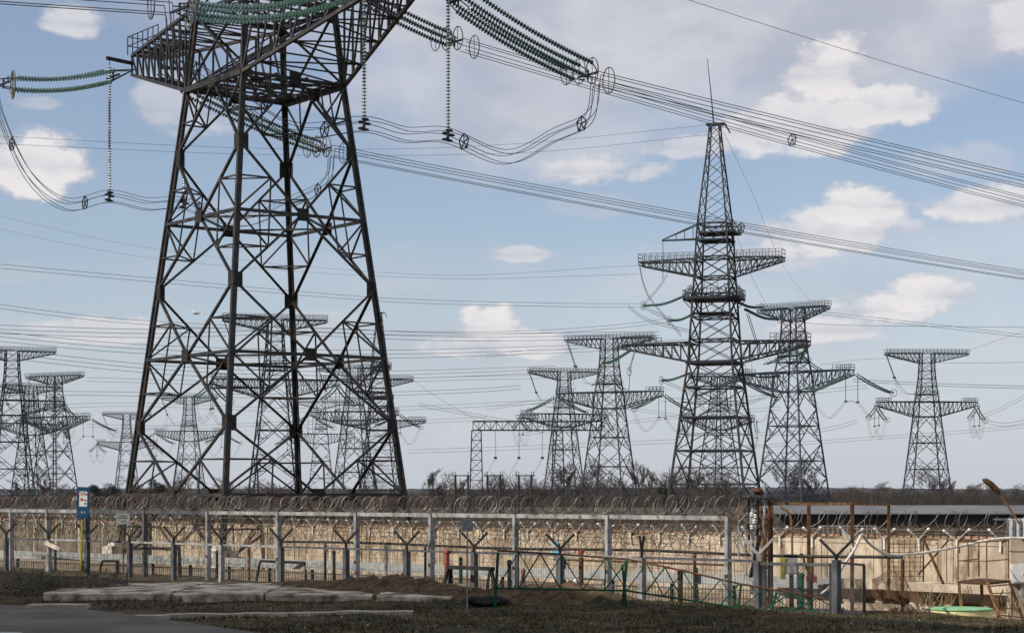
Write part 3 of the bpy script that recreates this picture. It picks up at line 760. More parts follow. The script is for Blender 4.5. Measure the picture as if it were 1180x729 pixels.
# ---- pointed towers
def pointed_tower(m, detailed=True):
    root = empty('transmission_tower')
    prof = [(-.3,6.1),(5,5.5),(10,4.9),(15,4.3),(19.5,3.8),(23.3,3.35),(26.6,3.15),(30,2.95),(33.4,2.75),(36,2.6),(39,2.45),(41.5,2.35),(44,2.2),(46.4,1.95),(48.8,1.7),(51.2,1.45),(53.4,1.2),(55.6,.98),(57.6,.8),(59,.7)]
    for sx, sy in CN:
        mb = MB()
        for (z0,s0),(z1,s1) in zip(prof, prof[1:]): mb.bar((sx*s0,sy*s0,z0), (sx*s1,sy*s1,z1), .34-.003*z0)
        mb.build('leg', m, root)
    mb = MB(); lattice(mb, prof[:6], .2, True, .24)
    for z, s in prof[1:6]: mb.bar((-s,0,z),(0,-s,z),.14); mb.bar((0,-s,z),(s,0,z),.14); mb.bar((s,0,z),(0,s,z),.14); mb.bar((0,s,z),(-s,0,z),.14)
    for (z0,s0),(z1,s1) in zip(prof[:5], prof[1:6]):   # secondary members
        zm, sm = (z0+z1)/2, (s0+s1)/2
        for i in range(4):
            a, b = CN[i], CN[(i+1)%4]; ctr = Vector(((a[0]+b[0])/2*sm, (a[1]+b[1])/2*sm, zm))
            for c in (a, b): mb.bar((c[0]*sm,c[1]*sm,zm), ctr, .1)
    mb.build('lower_bracing', M['steel_far'], root)
    mb = MB(); lattice(mb, prof[5:13], .19, True, .2)
    for z, s in prof[5:12]: mb.bar((-s,-s,z),(s,s,z),.12); mb.bar((-s,s,z),(s,-s,z),.12); mb.build('middle_bracing', M['steel_far'], root)
    mb = MB(); lattice(mb, prof[12:], .11, False)
    for z, s in prof[12:]:
        pass
    for sy in (-1,1): mb.bar((-1.2,sy*.7,59), (1.6,sy*.7,59), .22)
    mb.bar((-1.2,-.7,59), (-1.2,.7,59), .2); mb.bar((1.6,-.7,59),(2.3,0,57.6),.15)
    mb.build('peak_bracing', M['steel_far'], root)
    mb = MB(); mb.tube([(-.2,0,58.8),(-.6,0,63.5),(-1.2,0,69)], .1, 6, taper=[.11,.08,.04]); mb.build('lightning_rod', M['steel_brown'], root)
    for sx in (-1, 1):
        L = 14.2; mb = MB(); arm_truss(mb, sx, 3.2, 3.2, 23.3, 26.2, L, 1.2, 25.6, .14, 8, .24); mb.build('lower_arm', M['steel_far'], root)
        mb = MB(); railing(mb, sx*(L-5.5), sx*L, 1.6, 26.2, .08, .9); mb.build('railing', M['steel_far'], root)
        L = 11.6 if sx < 0 else 10.4; mb = MB(); arm_truss(mb, sx, 2.45, 2.45, 36.2, 38.7, L, 1.0, 38.2, .11, 9, .2); mb.build('upper_arm', M['steel_far'], root)
        mb = MB(); railing(mb, sx*2.6, sx*L, 1.3, 38.7, .07, .95); mb.build('railing', M['steel_far'], root)
    mb = MB()                                   # railed platforms round the shaft
    mb.poly([(-4.5,-2),(-2.4,-3.5),(2.6,-3.5),(4.2,-2.0),(4.2,2.0),(2.4,3.5),(-2.4,3.5),(-4.5,2)], 32.6, 33.0)
    for a, b in zip([(-4.5,-2),(-2.4,-3.5),(2.6,-3.5),(4.2,-2.0),(4.2,2.0),(2.4,3.5),(-2.4,3.5),(-4.5,2)], [(-2.4,-3.5),(2.6,-3.5),(4.2,-2.0),(4.2,2.0),(2.4,3.5),(-2.4,3.5),(-4.5,2),(-4.5,-2)]):
        n = 4
        for k in range(n):
            x = a[0]+(b[0]-a[0])*k/n; y = a[1]+(b[1]-a[1])*k/n; mb.bar((x,y,33), (x*.8,y*.85,34.9), .08)
            mb.bar((x,y,33),(x,y,34.1),.07)
        mb.bar((*a,34.1), (*b,34.1), .08); mb.bar((*a,33.5), (*b,33.5), .07)
        mb.bar((*a,32.7), (a[0]*.55,a[1]*.65,30.4), .12)
    mb.build('middle_platform', M['steel_far'], root)
    mb = MB(); mb.box(.7,0,42.6,5.6,4.8,.25); mb.box(.2,0,41.6,4.9,4.7,.12)
    for sy in (-1,1): mb.bar((3.5,sy*2.4,42.6), (2.1,sy*2.0,45.2), .12); mb.bar((-2.1,sy*2.4,42.6),(-2.0,sy*2.0,45.2),.12)
    railing(mb, -2.1, 3.5, 2.4, 42.7, .07, 1.0)
    mb.build('upper_platform', M['steel_far'], root)
    mb = MB(); mb.bar((-2.3,-.6,41.9),(-8.2,-.1,41.9),.2); mb.bar((-2.3,.6,41.9),(-8.2,.1,41.9),.2); mb.bar((-2.2,-.6,44.3),(-8.2,0,42.0),.14); mb.bar((-2.2,.6,44.3),(-8.2,0,42.0),.14)
    for k in range(4): x = -3.4-k*1.3; mb.bar((x,0,41.9),(x,0,41.9+2.3*(1-(abs(x)-2.2)/6)),.09)
    mb.build('side_bracket', M['steel_far'], root)
    mb = MB(); disc_string(mb, [(-8.1,0,41.8),(-8.1,0,36.3)], .25, .16, 6); mb.build('hanging_insulator', M['porcelain'], root)
    mb = MB(); lattice(mb, [(19.5,3.8),(23.3,3.35)], .2); mb.box(0,0,23.1,7.4,7.4,.2); mb.box(0,0,30.6,5.2,5.2,.15); mb.build('waist_frame', M['steel_far'], root)
    return root
pt = pointed_tower(M['steel_brown']); YT1 = 300
pt.location = ((824-HX)*YT1/F, YT1, 0); pt.rotation_euler.z = R(-19)
tag(pt, 'tall pointed rust-streaked pylon with a lightning rod, right of centre', 'pylon', 'pointed pylons')
p2 = copy_tree(pt); Y2 = 608; p2.location = ((437-HX)*Y2/F, Y2, 0); p2.rotation_euler.z = R(12)
tag(p2, 'pointed pylon far behind the right leg of the near pylon', 'pylon', 'pointed pylons')
for ch in p2.children:
    if ch.material_slots[0].material == M['steel_brown']: ch.material_slots[0].link = 'OBJECT'; ch.material_slots[0].material = M['steel_far']

# strings carried by the pointed pylon
def px_string(pts, label, rad=.15, rings=(1,), dbl=.35, mname='glass'):
    W = [P(*p) for p in pts]; path = crom(W, 6); root = empty('insulator_string', W[0], label=label, cat='insulator', group='insulator strings of the pointed pylon')
    for k in (-1, 1):
        mb = MB(); disc_string(mb, [p-W[0]+Vector((0,k*dbl,0)) for p in path], .3, rad+.05, 6); mb.build('glass_discs', M[mname], root)
    for e in rings:
        c = (path[-1] if e else path[0])-W[0]; mb = MB()
        mb.tube([c+Vector((math.cos(a)*.35, math.cos(a)*.5, math.sin(a)*.6)) for a in [k*math.pi/8 for k in range(16)]], .05, 4, closed=True); mb.build('grading_ring', M['ring'], root)
    return path[-1]
px_string([(789,341,300),(765,350,297),(741,352,295)], 'pale green insulator string left of the pointed pylon shaft, the upper one')
px_string([(800,361,300),(785,368,298),(771,369,296)], 'pale green insulator string left of the pointed pylon shaft, the lower one')
px_string([(797,429,300),(775,437,298),(762,438,296)], 'insulator string below the left arm of the pointed pylon')
px_string([(843,344,300),(862,353,303),(878,354,305)], 'insulator string reaching right from the pointed pylon towards the blue-grey one, upper')
px_string([(858,356,300),(880,366,304),(898,368,306)], 'insulator string reaching right from the pointed pylon towards the blue-grey one, lower')
px_string([(726,404,296),(706,416,290),(694,418,288)], 'thick insulator string hanging left off the lower left arm tip of the pointed pylon', .17)
px_string([(932,398,304),(922,408,302),(898,411,300)], 'thick insulator string slung under the lower right arm of the pointed pylon', .17)
px_string([(731,406,296),(727,420,296),(725,428,296)], 'short steep insulator string under the lower left arm tip of the pointed pylon', .13)
px_string([(928,400,304),(922,416,303),(915,424,303)], 'short steep insulator string under the lower right arm tip of the pointed pylon', .13)
px_string([(850,430,300),(880,434,303),(897,433,305)], 'insulator string right of the pointed pylon below its arm')

# ------------------------------------------------------------------ distant wires, each line as one thing
def far_wire(label, pts, r=.03, n=2, sep=.45, m='wire_far', group='distant overhead wires'):
    W = crom([P(*p) for p in pts], 10); mb = MB()
    for k in range(n):
        o = Vector((0,0,(k-(n-1)/2)*sep)); mb.tube([p-W[0]+o for p in W], r, 4)
    ob = mb.build('power_line', M[m]); ob.location = W[0]; tag(ob, label, 'power line', group); return ob
FW = [
 ('thin earth wire from the pointed pylon tip running left, upper of two', [(-40,155,250),(300,171,270),(560,168,285),(818,144,299)], .022, 1),
 ('thin earth wire from the pointed pylon tip running left, lower of two', [(-40,164,250),(300,178,270),(600,176,290),(818,155,299)], .022, 1),
 ('twin wire from the left edge to the upper string of the pointed pylon', [(-40,303,240),(170,322,260),(440,345,280),(640,351,290),(741,352,295)], .026, 2, .5),
 ('twin wire from the left edge to the second string of the pointed pylon', [(-40,348,240),(160,371,260),(440,383,285),(600,383,292),(700,377,294),(771,369,296)], .026, 2, .5),
 ('faint thin wire high on the left, ending at the upper arm of the pointed pylon', [(-40,240,420),(180,287,400),(480,316,360),(735,306,300)], .022, 1),
 ('faint thin wire just below the highest faint one on the left', [(-40,256,420),(180,298,400),(480,320,360),(735,316,300)], .022, 1),
 ('twin wire leaving right from the pointed pylon, lower of the pair', [(878,354,305),(960,362,300),(1180,387,290),(1260,398,286)], .028, 2, .4),
 ('twin wire leaving right above it, from the blue-grey pylon', [(898,366,306),(960,374,300),(1180,377,296),(1260,380,290)], .028, 1),
 ('slack wire dropping from the pointed pylon tip to the blue-grey pylon', [(834,152,300),(868,225,330),(902,305,380),(938,352,445)], .024, 1),
 ('thin wire dropping from the right shoulder of the pointed pylon', [(846,262,300),(866,318,330),(886,356,380)], .024, 1),
 ('long bundle through the upper left, level with the large pylon in the near one', [(-40,378,420),(165,384,430),(330,381,440),(520,388,470),(760,386,500)], .05, 3, .9),
 ('long bundle low on the left, sloping gently right', [(-40,384,380),(165,402,400),(400,408,430),(600,404,480),(800,395,500)], .045, 3, .9),
 ('bundle from the left edge fading behind the near pylon, at mid height', [(-40,402,400),(165,424,420),(330,432,440),(480,431,470),(640,425,560)], .045, 3, .9),
 ('bundle ending at the top bar of the gantry pylon', [(100,437,600),(330,442,620),(520,436,640),(640,433,660),(700,426,640)], .05, 2, 1.1),
 ('dark straight bundle at pylon arm height on the left', [(-40,453,520),(100,453,540),(330,456,560),(520,451,580),(600,446,600)], .055, 2, 1.0),
 ('faint lower bundle left of the near pylon', [(60,468,700),(160,466,700),(330,472,700),(470,470,700),(640,462,700)], .05, 2, 1.2),
 ('faint lowest bundle left of the near pylon', [(100,490,800),(200,492,800),(350,487,800),(470,486,780),(560,482,760)], .05, 2, 1.2),
 ('faint bundle under the gantry, left part', [(470,520,700),(560,517,700),(640,514,700),(780,508,720)], .05, 2, 1.2),
 ('slack line from the far pointed pylon down to the gantry', [(466,430,600),(500,455,560),(525,470,500),(548,483,470)], .04, 1),
 ('line from the ringed string of the far pointed pylon to the right', [(482,466,600),(530,475,600),(600,487,620),(660,492,650)], .05, 2, .8),
 ('bundle running right behind the pointed pylon at lower arm height', [(762,460,530),(820,462,560),(900,455,600),(1000,445,640)], .05, 2, 1.0),
 ('level wire from the blue-grey pylon to the right edge', [(983,438,450),(1080,443,430),(1180,446,410),(1260,448,400)], .05, 2, .5),
 ('bundle from the lone pylon rising to the right edge, upper', [(1129,481,585),(1155,470,560),(1180,457,540),(1230,430,500)], .045, 2, .9),
 ('bundle from the lone pylon to the right edge, lower', [(1129,484,585),(1160,489,570),(1200,480,560),(1240,470,550)], .045, 2, .9),
 ('bundle from the lone pylon left towards the blue-grey pylon', [(988,485,585),(960,493,600),(920,498,620),(860,500,650)], .045, 2, .9),
 ('faint bundle crossing low behind the lone pylon', [(860,515,900),(1000,505,900),(1100,498,900),(1240,486,900)], .06, 2, 1.2),
 ('thin wire from the top bar of the lone pylon to the upper right', [(1102,410,590),(1140,395,560),(1200,375,540)], .035, 1),
 ('faint bundle crossing at top bar height between blue-grey and lone pylons', [(945,420,700),(1010,413,700),(1100,418,700),(1240,416,690)], .05, 1),
 ('bundle from the left pylons crossing to the smallest pylon', [(116,490,700),(135,500,800),(170,495,900),(240,480,900)], .05, 2, 1.0),
 ('bundle between the two railed top bars left of the pointed pylon', [(560,410,700),(640,402,660),(700,399,600),(780,408,560)], .045, 2, .9),
 ('bundle behind the pointed pylon legs, low', [(600,500,760),(700,489,740),(800,478,710),(900,470,700)], .05, 2, 1.0),
 ('bundle under the T-shaped pylon arms, centre right', [(560,470,620),(640,462,640),(720,470,700),(800,482,711)], .045, 2, .9),
]
for lab, pts, r, n, *sp in FW: far_wire(lab, pts, r, n, sp[0] if sp else .45)
# jumper loops by the pointed pylon
JW = [('looping jumper wires under the left end of the upper arm of the pointed pylon', [(737,306,297),(741,325,297),(748,342,297),(762,360,297),(785,386,298)]),
      ('slack jumper wire between the two pale strings left of the pointed pylon', [(741,352,295),(750,358,295),(765,365,296),(771,369,296)]),
      ('jumper from the side bracket string of the pointed pylon down to its left strings', [(769,316,298),(760,330,297),(748,344,296),(741,352,295)]),
      ('slack jumper loop from the pale strings down under the left arm of the pointed pylon', [(724,353,295),(745,368,296),(780,378,297),(806,384,298)]),
      ('jumper loop under the lower left arm tip of the pointed pylon', [(694,418,288),(690,440,290),(700,462,293),(722,455,295),(726,430,296)]),
      ('jumper loop right of the pointed pylon below its right arm', [(897,433,305),(890,450,304),(870,462,302),(846,468,300)]),
      ('jumper loop below the lower left string of the pointed pylon', [(762,438,296),(785,448,298),(815,462,300)])]
for lab, pts in JW: far_wire(lab, pts, .035, 2, .35, 'wire', 'jumper loops of the pointed pylon')

# ------------------------------------------------------------------ substation gantry and low switchgear
YG = 455
def column(mb, x, z, s):
    c = P(x, 571, YG); n = 8
    lv = [(z*k/n, s*(1.5-.5*k/n)) for k in range(n+1)]
    m2 = MB(); lattice(m2, lv, .12)
    for (z0,s0),(z1,s1) in zip(lv, lv[1:]):
        for sx, sy in CN: m2.bar((sx*s0,sy*s0,z0), (sx*s1,sy*s1,z1), .22)
    mb.v = [(v[0]+c.x, v[1]+c.y, v[2]) for v in m2.v]; mb.f = m2.f
gan = empty('substation_gantry', (0,0,0), label='flat-topped lattice gantry left of the T-shaped pylons', cat='gantry')
for x in (549, 643):
    mb = MB(); column(mb, x, 18.2, 1.05); mb.build('column', M['steel_far'], gan)
mb = MB(); a = P(545, 571, YG); b = P(694, 571, YG); n = 22
for k in range(n+1):
    x = a.x+(b.x-a.x)*k/n
    for sy in (-1,1):
        mb.bar((x,YG+sy,18.2),(x,YG+sy,20.2),.12)
        if k < n: x2 = a.x+(b.x-a.x)*(k+1)/n; mb.bar((x,YG+sy,18.2 if k%2 else 20.2),(x2,YG+sy,20.2 if k%2 else 18.2),.13)
for sy in (-1,1):
    for z in (18.2,20.2): mb.bar((a.x,YG+sy,z),(b.x,YG+sy,z),.26)
mb.build('beam', M['steel_far'], gan)
mb = MB(); xa = P(595,571,YG).x; xb = P(620,571,YG).x; n = 8
for sy in (-1,1):
    for k in range(n+1): x = xa+(xb-xa)*k/n; mb.bar((x,YG+sy,20.3),(x,YG+sy,21.6),.08)
    for z in (20.9,21.6): mb.bar((xa,YG+sy,z),(xb,YG+sy,z),.09)
mb.build('railing', M['steel_far'], gan)
for i, x in enumerate((571, 598, 625)):
    mb = MB(); q = P(x,571,YG); disc_string(mb, [(q.x,YG,18),(q.x,YG,12.2)], .35, .16, 6); mb.box(q.x,YG,11.9,.7,.6,.5)
    o = mb.build('insulator_string', M['fit']); tag(o, ('leftmost','middle','rightmost')[i]+' of three strings hanging from the substation gantry', 'insulator', 'strings hanging from the gantry')
    mb = MB(); x2 = q.x
    mb.tube(crom([(x2,YG,11.7),(x2-3,YG-4,7),(x2-7,YG-10,4.5),(x2-9,YG-14,3)],6), .05, 4); o = mb.build('jumper_cable', M['wire_far']); tag(o, ('leftmost','middle','rightmost')[i]+' drop wire slanting down from the gantry strings', 'power line', 'drop wires of the gantry')
sw0 = empty('switchgear_frame', (0,0,0)); YS = 300; k = YS/F
mb = MB()
for s in (-1, 1): mb.tube([(s*.95,0,-.5),(s*.95,0,6.4)], .16, 8); disc_string(mb, [(s*.95,0,2.6),(s*.95,0,6.2)], .3, .26, 8)
mb.build('post_insulator', M['black'], sw0)
mb = MB(); mb.bar((-1.5,0,6.3),(1.5,0,6.3),.16); mb.bar((-1.5,0,2.6),(1.5,0,2.6),.3)
for s in (-1.3,-.95,.95,1.3): mb.bar((s,0,6.3),(s,0,6.9),.1)
mb.bar((0,-1,2.6),(0,1,2.6),.2); mb.build('crossbar', M['steel_far'], sw0)
mb = MB(); 
for s in (-1.4,1.4): mb.bar((s,.9,0),(s,.9,2.6),.2); mb.bar((s,-.9,0),(s,-.9,2.6),.2)
mb.build('support', M['steel_far'], sw0)
for i, x in enumerate((532, 569, 605)):
    o = sw0 if i == 0 else copy_tree(sw0); q = P(x,571,YS); o.location = (q.x, YS, 0)
    tag(o, ('leftmost','middle','rightmost')[i]+' of three small switchgear frames on black posts below the gantry', 'switchgear', 'switchgear frames below the gantry')

# ------------------------------------------------------------------ trees
def tree_mesh(seed, h, spread, depth=7):
    rnd = random.Random(seed); trunk = MB(); crown = MB()
    def grow(p, d, L, r, lev):
        q = p+d*L; mid = p+d*L*.5+Vector((rnd.uniform(-1,1),rnd.uniform(-1,1),rnd.uniform(-.5,.5)))*L*.06
        (trunk if lev < 2 else crown).tube([p, mid, q], r, 5 if lev < 2 else 3, taper=[r, r*.85, r*.66])
        if lev >= depth or len(crown.f) > 26000: return
        n = 5 if lev == 0 else 3 if lev < 5 else 4
        for k in range(n):
            ang = (rnd.uniform(.12,.3) if k == 0 else rnd.uniform(.35,.8))*spread; az = k*2.4+rnd.random()*1.5
            a = d.orthogonal().normalized(); b = d.cross(a)
            nd = (d*math.cos(ang)+(a*math.cos(az)+b*math.sin(az))*math.sin(ang)+Vector((0,0,.10))).normalized()
            st = q if k == 0 else p.lerp(q, rnd.uniform(.35 if lev else .45,.98))
            grow(st, nd, L*(rnd.uniform(.74,.88) if k == 0 else rnd.uniform(.55,.78)), max(r*(.66 if k == 0 else .5), .020), lev+1)
    grow(Vector((0,0,-.2)), Vector((rnd.uniform(-.05,.05),rnd.uniform(-.05,.05),1)).normalized(), h*.24, h*.022, 0)
    zt = max(v[2] for v in crown.v); k = h/zt
    for mbx in (trunk, crown): mbx.v = [(v[0]*k, v[1]*k, v[2]*k) for v in mbx.v]
    return trunk, crown
protos = []
for i, (sd, sp) in enumerate(((3,.95),(8,1.15),(15,.8))):
    root = empty('bare_tree'); t, c = tree_mesh(sd, 10, sp)
    t.build('trunk', M['bark'], root); c.build('crown', M['twig'], root); protos.append(root)
used = set()
def place_tree(k, x, ytop, Y, label, red=False, wide=1.0, group='bare trees on the horizon'):
    o = protos[k] if k not in used else copy_tree(protos[k]); used.add(k)
    q = P(x, HY, Y); h = CZ+(HY-ytop)*Y/F; s = h/10.0
    o.location = (q.x, Y, 0); o.scale = (s*wide, s*wide, s); o.rotation_euler.z = random.random()*6
    tag(o, label, 'tree', group)
    if red:
        for ch in o.children:
            if ch.name.startswith('crown'): ch.material_slots[0].link = 'OBJECT'; ch.material_slots[0].material = M['twigr']
TR_ = [(0,497,538,420,'pale bare tree just right of the near pylon, left of a twin',0,1.1),(1,512,541,430,'pale bare tree right beside the first one near the near pylon',0,1),
 (2,533,548,440,'reddish bare tree left of the gantry column',1,1.2),(0,580,545,500,'bare tree between the first two switchgear frames',0,1.1),(1,617,548,520,'bare tree right of the switchgear frames',0,1.2),
 (2,653,530,560,'tall bare tree behind the gantry pylon',0,1),(1,672,545,540,'bushy bare tree between gantry pylon and its right neighbour',0,1.2),(0,688,528,570,'tall bare tree behind the left leg of the T-shaped pylon',0,1),
 (1,712,540,600,'bare tree behind the right leg of the T-shaped pylon',0,1.2),(2,735,529,600,'tallest bare tree in the gap left of the pointed pylon',0,1),(0,752,538,620,'bare tree in the gap, right of the tallest',0,1.1),
 (1,775,531,640,'bare tree touching the left leg of the pointed pylon',0,1.1),(2,800,536,640,'bare tree behind the left leg of the pointed pylon',0,1),(0,838,548,640,'bare tree inside the legs of the pointed pylon',0,1.2),
 (1,906,524,560,'big round bare tree behind the blue-grey pylon, left half',0,1.15),(0,924,522,570,'big round bare tree behind the blue-grey pylon, right half',0,1.2),(2,936,545,580,'small bare tree at the right leg of the blue-grey pylon',0,1),
 (1,1070,533,640,'round bare tree standing inside the lone far-right pylon',0,1.1),(2,1091,548,650,'small bare tree right of the lone far-right pylon',0,1.1),(0,1014,553,660,'low bare tree left of the lone far-right pylon',0,1.4),
 (1,1038,556,660,'low bare tree at the left foot of the lone far-right pylon',0,1.4),(2,1125,555,700,'broad low bare tree right of the lone pylon, left one',0,2),(0,1148,557,700,'broad low bare tree right of the lone pylon, right one',0,2),
 (1,986,558,680,'low bare bush-like tree right of the blue-grey pylon',0,1.6),(0,262,548,560,'reddish bare tree in the left bay of the near pylon, behind its front leg',1,1.6),(1,286,549,580,'reddish bare tree just right of the near pylon front leg',1,1.5),
 (2,212,548,570,'reddish bare tree in the left bay of the near pylon',1,1.5),(0,190,554,580,'low reddish tree at the left of the near pylon bay',1,1.6),(1,322,553,600,'low reddish tree at the middle of the near pylon',1,1.6),
 (2,50,548,600,'bare tree at the feet of the second pylon from the left',0,1.4),(0,20,551,600,'bare tree at the feet of the leftmost pylon',0,1.4),(1,78,556,620,'low bare tree right of the left pylons',0,1.6),(2,160,556,620,'low reddish bare tree left of the near pylon leg',1,1.8)]
for k, x, yt, Y, lab, red, wd in TR_: place_tree(k, x, yt, Y, lab, bool(red), wd)
def evergreen(x, ytop, Y, wid, label, seed):
    h = CZ+(HY-ytop)*Y/F; q = P(x, HY, Y); rnd = random.Random(seed); root = empty('evergreen_tree', (q.x, Y, 0), label=label, cat='tree', group='dark evergreens on the horizon')
    mb = MB(); mb.tube([(0,0,-.2),(0,0,h*.8)], .2, 6, taper=[.25,.08]); mb.build('trunk', M['bark'], root)
    mb = MB()
    cl = [(rnd.uniform(-.55,.55)*wid, rnd.uniform(-.5,.5)*wid, rnd.uniform(.3,.82)*h, rnd.uniform(.28,.45)*wid) for _ in range(9)]
    for i in range(2600):
        c = rnd.choice(cl); d = Vector((rnd.gauss(0,1),rnd.gauss(0,1),rnd.gauss(0,1))).normalized()*c[3]*rnd.uniform(.5,1.05)
        p = Vector(c[:3])+d; p.z = max(.3, p.z); s = .16
        mb.add([p+Vector((rnd.uniform(-s,s),rnd.uniform(-s,s),rnd.uniform(-s,s))) for _ in range(3)], [(0,1,2)])
    mb.build('crown', M['conifer'], root)
evergreen(113,554,380,2.1,'rounded dark evergreen right of the blue sign, smaller one',1)
evergreen(127,549,420,3.0,'rounded dark evergreen right of the blue sign, larger one',2)
evergreen(180,548,420,2.6,'dark evergreen in the left bay of the near pylon',3)
evergreen(765,557,420,2.0,'dark round evergreen left of the pointed pylon legs',4)

# low scrub in front of the horizon: one mass nobody could count
def scrub(name, Y0, Y1, x0, x1, n, hmax, m, label, seed):
    rnd = random.Random(seed); mb = MB()
    for i in range(n):
        Y = rnd.uniform(Y0, Y1); x = rnd.uniform(x0, x1); q = P(x, HY, Y); dens = noise.noise(Vector((q.x*.05, Y*.02, seed)))
        h = hmax*(.55+.9*max(-.35, dens))*rnd.uniform(.6,1.1)
        p = Vector((q.x, Y, -.1))
        for k in range(4):
            d = Vector((rnd.uniform(-.5,.5), rnd.uniform(-.5,.5), 1)).normalized(); e = p+d*h*rnd.uniform(.6,1)
            mid = (p+e)/2+Vector((rnd.uniform(-.1,.1),0,0))*h; mb.add([p-Vector((.03,0,0)), p+Vector((.03,0,0)), mid+Vector((.03,0,0)), mid-Vector((.03,0,0)), e], [(0,1,2,3),(3,2,4)])
            for b in range(2): t = mid+Vector((rnd.uniform(-.3,.3),rnd.uniform(-.3,.3),rnd.uniform(.1,.4)))*h; mb.add([mid-Vector((.025,0,0)), mid+Vector((.025,0,0)), t], [(0,1,2)])
    o = mb.build(name, m); tag(o, label, 'scrub', kind='stuff')
scrub('scrub', 560, 760, 470, 1240, 9500, 8.0, M['twig'], 'brown leafless scrub along the horizon on the right', 1)
scrub('scrub', 520, 760, -40, 500, 7500, 7.2, M['twigr'], 'reddish leafless scrub along the horizon behind the near pylon', 2)
scrub('dry_reeds', 150, 300, -40, 1240, 7000, 1.3, mat('dry_reed', (.07,.05,.032),(.14,.10,.06),.1,.9), 'dry brown reeds in the field behind the wall', 3)

def thicket(name, x0, x1, Y0, Y1, n, h0, h1, m, label, seed):
    rnd = random.Random(seed); src = []
    for q in range(3):
        t, c = tree_mesh(seed*7+q, 10, 1.1, 5); k = len(t.v); src.append((t.v+c.v, t.f+[tuple(i+k for i in f) for f in c.f]))
    mb = MB()
    for i in range(n):
        vs, fs = rnd.choice(src); Y = rnd.uniform(Y0, Y1); x = x0+(x1-x0)*(i+rnd.random())/n; X = P(x, HY, Y).x; a = rnd.random()*6.28; s_ = rnd.uniform(h0, h1)/10*(.7+.5*max(0, .5+noise.noise(Vector((x*.02, seed, 0)))))
        ca, sa_ = math.cos(a)*s_*1.25, math.sin(a)*s_*1.25; mb.add([(X+v[0]*ca-v[1]*sa_, Y+v[0]*sa_+v[1]*ca, v[2]*s_) for v in vs], fs)
    tag(mb.build(name, m), label, 'woodland', kind='stuff')
thicket('thicket', 560, 860, 620, 760, 40, 8.5, 13, M['twig'], 'mass of leafless woodland along the horizon left of the pointed pylon', 5)
thicket('thicket', 870, 1240, 680, 860, 34, 5, 8.5, M['twig'], 'mass of low leafless woodland along the horizon at the right', 6)
thicket('thicket', 150, 560, 600, 760, 34, 5, 9, M['twigr'], 'reddish mass of leafless woodland behind the near pylon', 7)
thicket('thicket', -40, 140, 640, 800, 14, 5, 8, M['twig'], 'mass of leafless woodland behind the leftmost pylons', 9)
# long low shed with pale roof on the right
shed = empty('low_shed', (0,0,0), label='long low shed with pale flat-pitched roof behind the wall on the right', cat='shed')
a = P(893,571,205); b = P(1230,571,205)
mb = MB(); mb.v = [(a.x,205,1.45),(b.x,205,1.45),(b.x,214,2.25),(a.x,214,2.25),(a.x,223,1.45),(b.x,223,1.45),(a.x,205,1.35),(b.x,205,1.35),(b.x,214,2.1),(a.x,214,2.1),(a.x,223,1.35),(b.x,223,1.35)]
mb.f = [(0,1,2,3),(3,2,5,4),(6,9,8,7),(9,10,11,8),(0,6,7,1),(4,5,11,10),(0,3,9,6),(3,4,10,9),(1,7,8,2),(2,8,11,5)]; mb.build('roof', M['roof'], shed)
mb = MB(); mb.box((a.x+b.x)/2, 214, .6, b.x-a.x-1, 16, 1.5); mb.build('wall', M['dwall'], shed)

# thin pale railing behind the wall
rl = empty('railing', (0,0,0), label='thin pale metal railing behind the wall right of the rusty frame', cat='railing')
mb = MB(); n = 12; pa, pb = P(943,HY,120), P(1010,HY,120)
for k in range(n+1): q = pa.lerp(pb,k/n); mb.bar((q.x,120,0),(q.x,120,1.45),.05)
for z in (.9,1.45): mb.bar((pa.x,120,z),(pb.x,120,z),.06)
mb.build('rails', M['galv'], rl)

# ------------------------------------------------------------------ concrete wall
wall = empty('concrete_wall', (0,0,0), label='long stained tan concrete panel wall topped with white brackets', cat='wall')
Lw = (WB-WA).length; A0 = WA-WT*15; np_ = int((Lw+40)/3.0); rz = math.atan2(WT.y, WT.x)
for k in range(np_):
    c = A0+WT*(3*k+1.5); mb = MB(); j = .02*(k%3)
    mb.box(c.x, c.y+0, .36, 2.93, .16, 2.52+j, rz); 
    f = c-WN*.095
    for q in (-1.15, 1.15): e = f+WT*q; mb.box(e.x, e.y, .45, .09, .04, 2.3, rz)
    for z in (-.6, 1.50): mb.box(f.x, f.y, z, 2.4, .04, .09, rz)
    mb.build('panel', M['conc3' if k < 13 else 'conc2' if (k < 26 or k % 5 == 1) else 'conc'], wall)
mb = MB()
for k in range(np_+1): c = A0+WT*(3*k); mb.box(c.x, c.y, .38, .2, .24, 2.56, rz)
mb.build('posts', M['conc'], wall)
mb = MB(); c0 = A0; n = int((Lw+40)/.34)
for k in range(n):
    c = A0+WT*(.34*k+.17); mb.box(c.x, c.y, 1.74, .25, .30, .09+.02*random.random(), rz)
tag(mb.build('coping', M['cope'], wall), kind='stuff')
mb = MB(); e = A0+WT*(Lw+40); mb.bar(A0+Vector((0,0,1.665)), e+Vector((0,0,1.665)), .22, .07); mb.build('capping_strip', M['concg'], wall)
nb = int((Lw+22)/1.72); tips = []
brz = math.atan2(WT.y, WT.x)
b0 = empty('bracket', (0,0,0)); b0.parent = wall
mb = MB(); mb.box(0,-.16,1.46,.08,.05,.42); mb.build('mounting_plate', M['bracket'], b0)
mb = MB()
for s in (-1,1): mb.bar((0,-.16,1.62),(s*.52,-.16-.1*s,1.98),.05)
mb.build('arms', M['galv'], b0)
mb = MB()
for s in (-1,1): mb.lathe((s*.52,-.16-.1*s,1.97),(s*.8,0,.6),[(.03,0),(.05,.02),(.055,.07),(.035,.11)],8)
mb.build('insulator_knob', M['white'], b0)
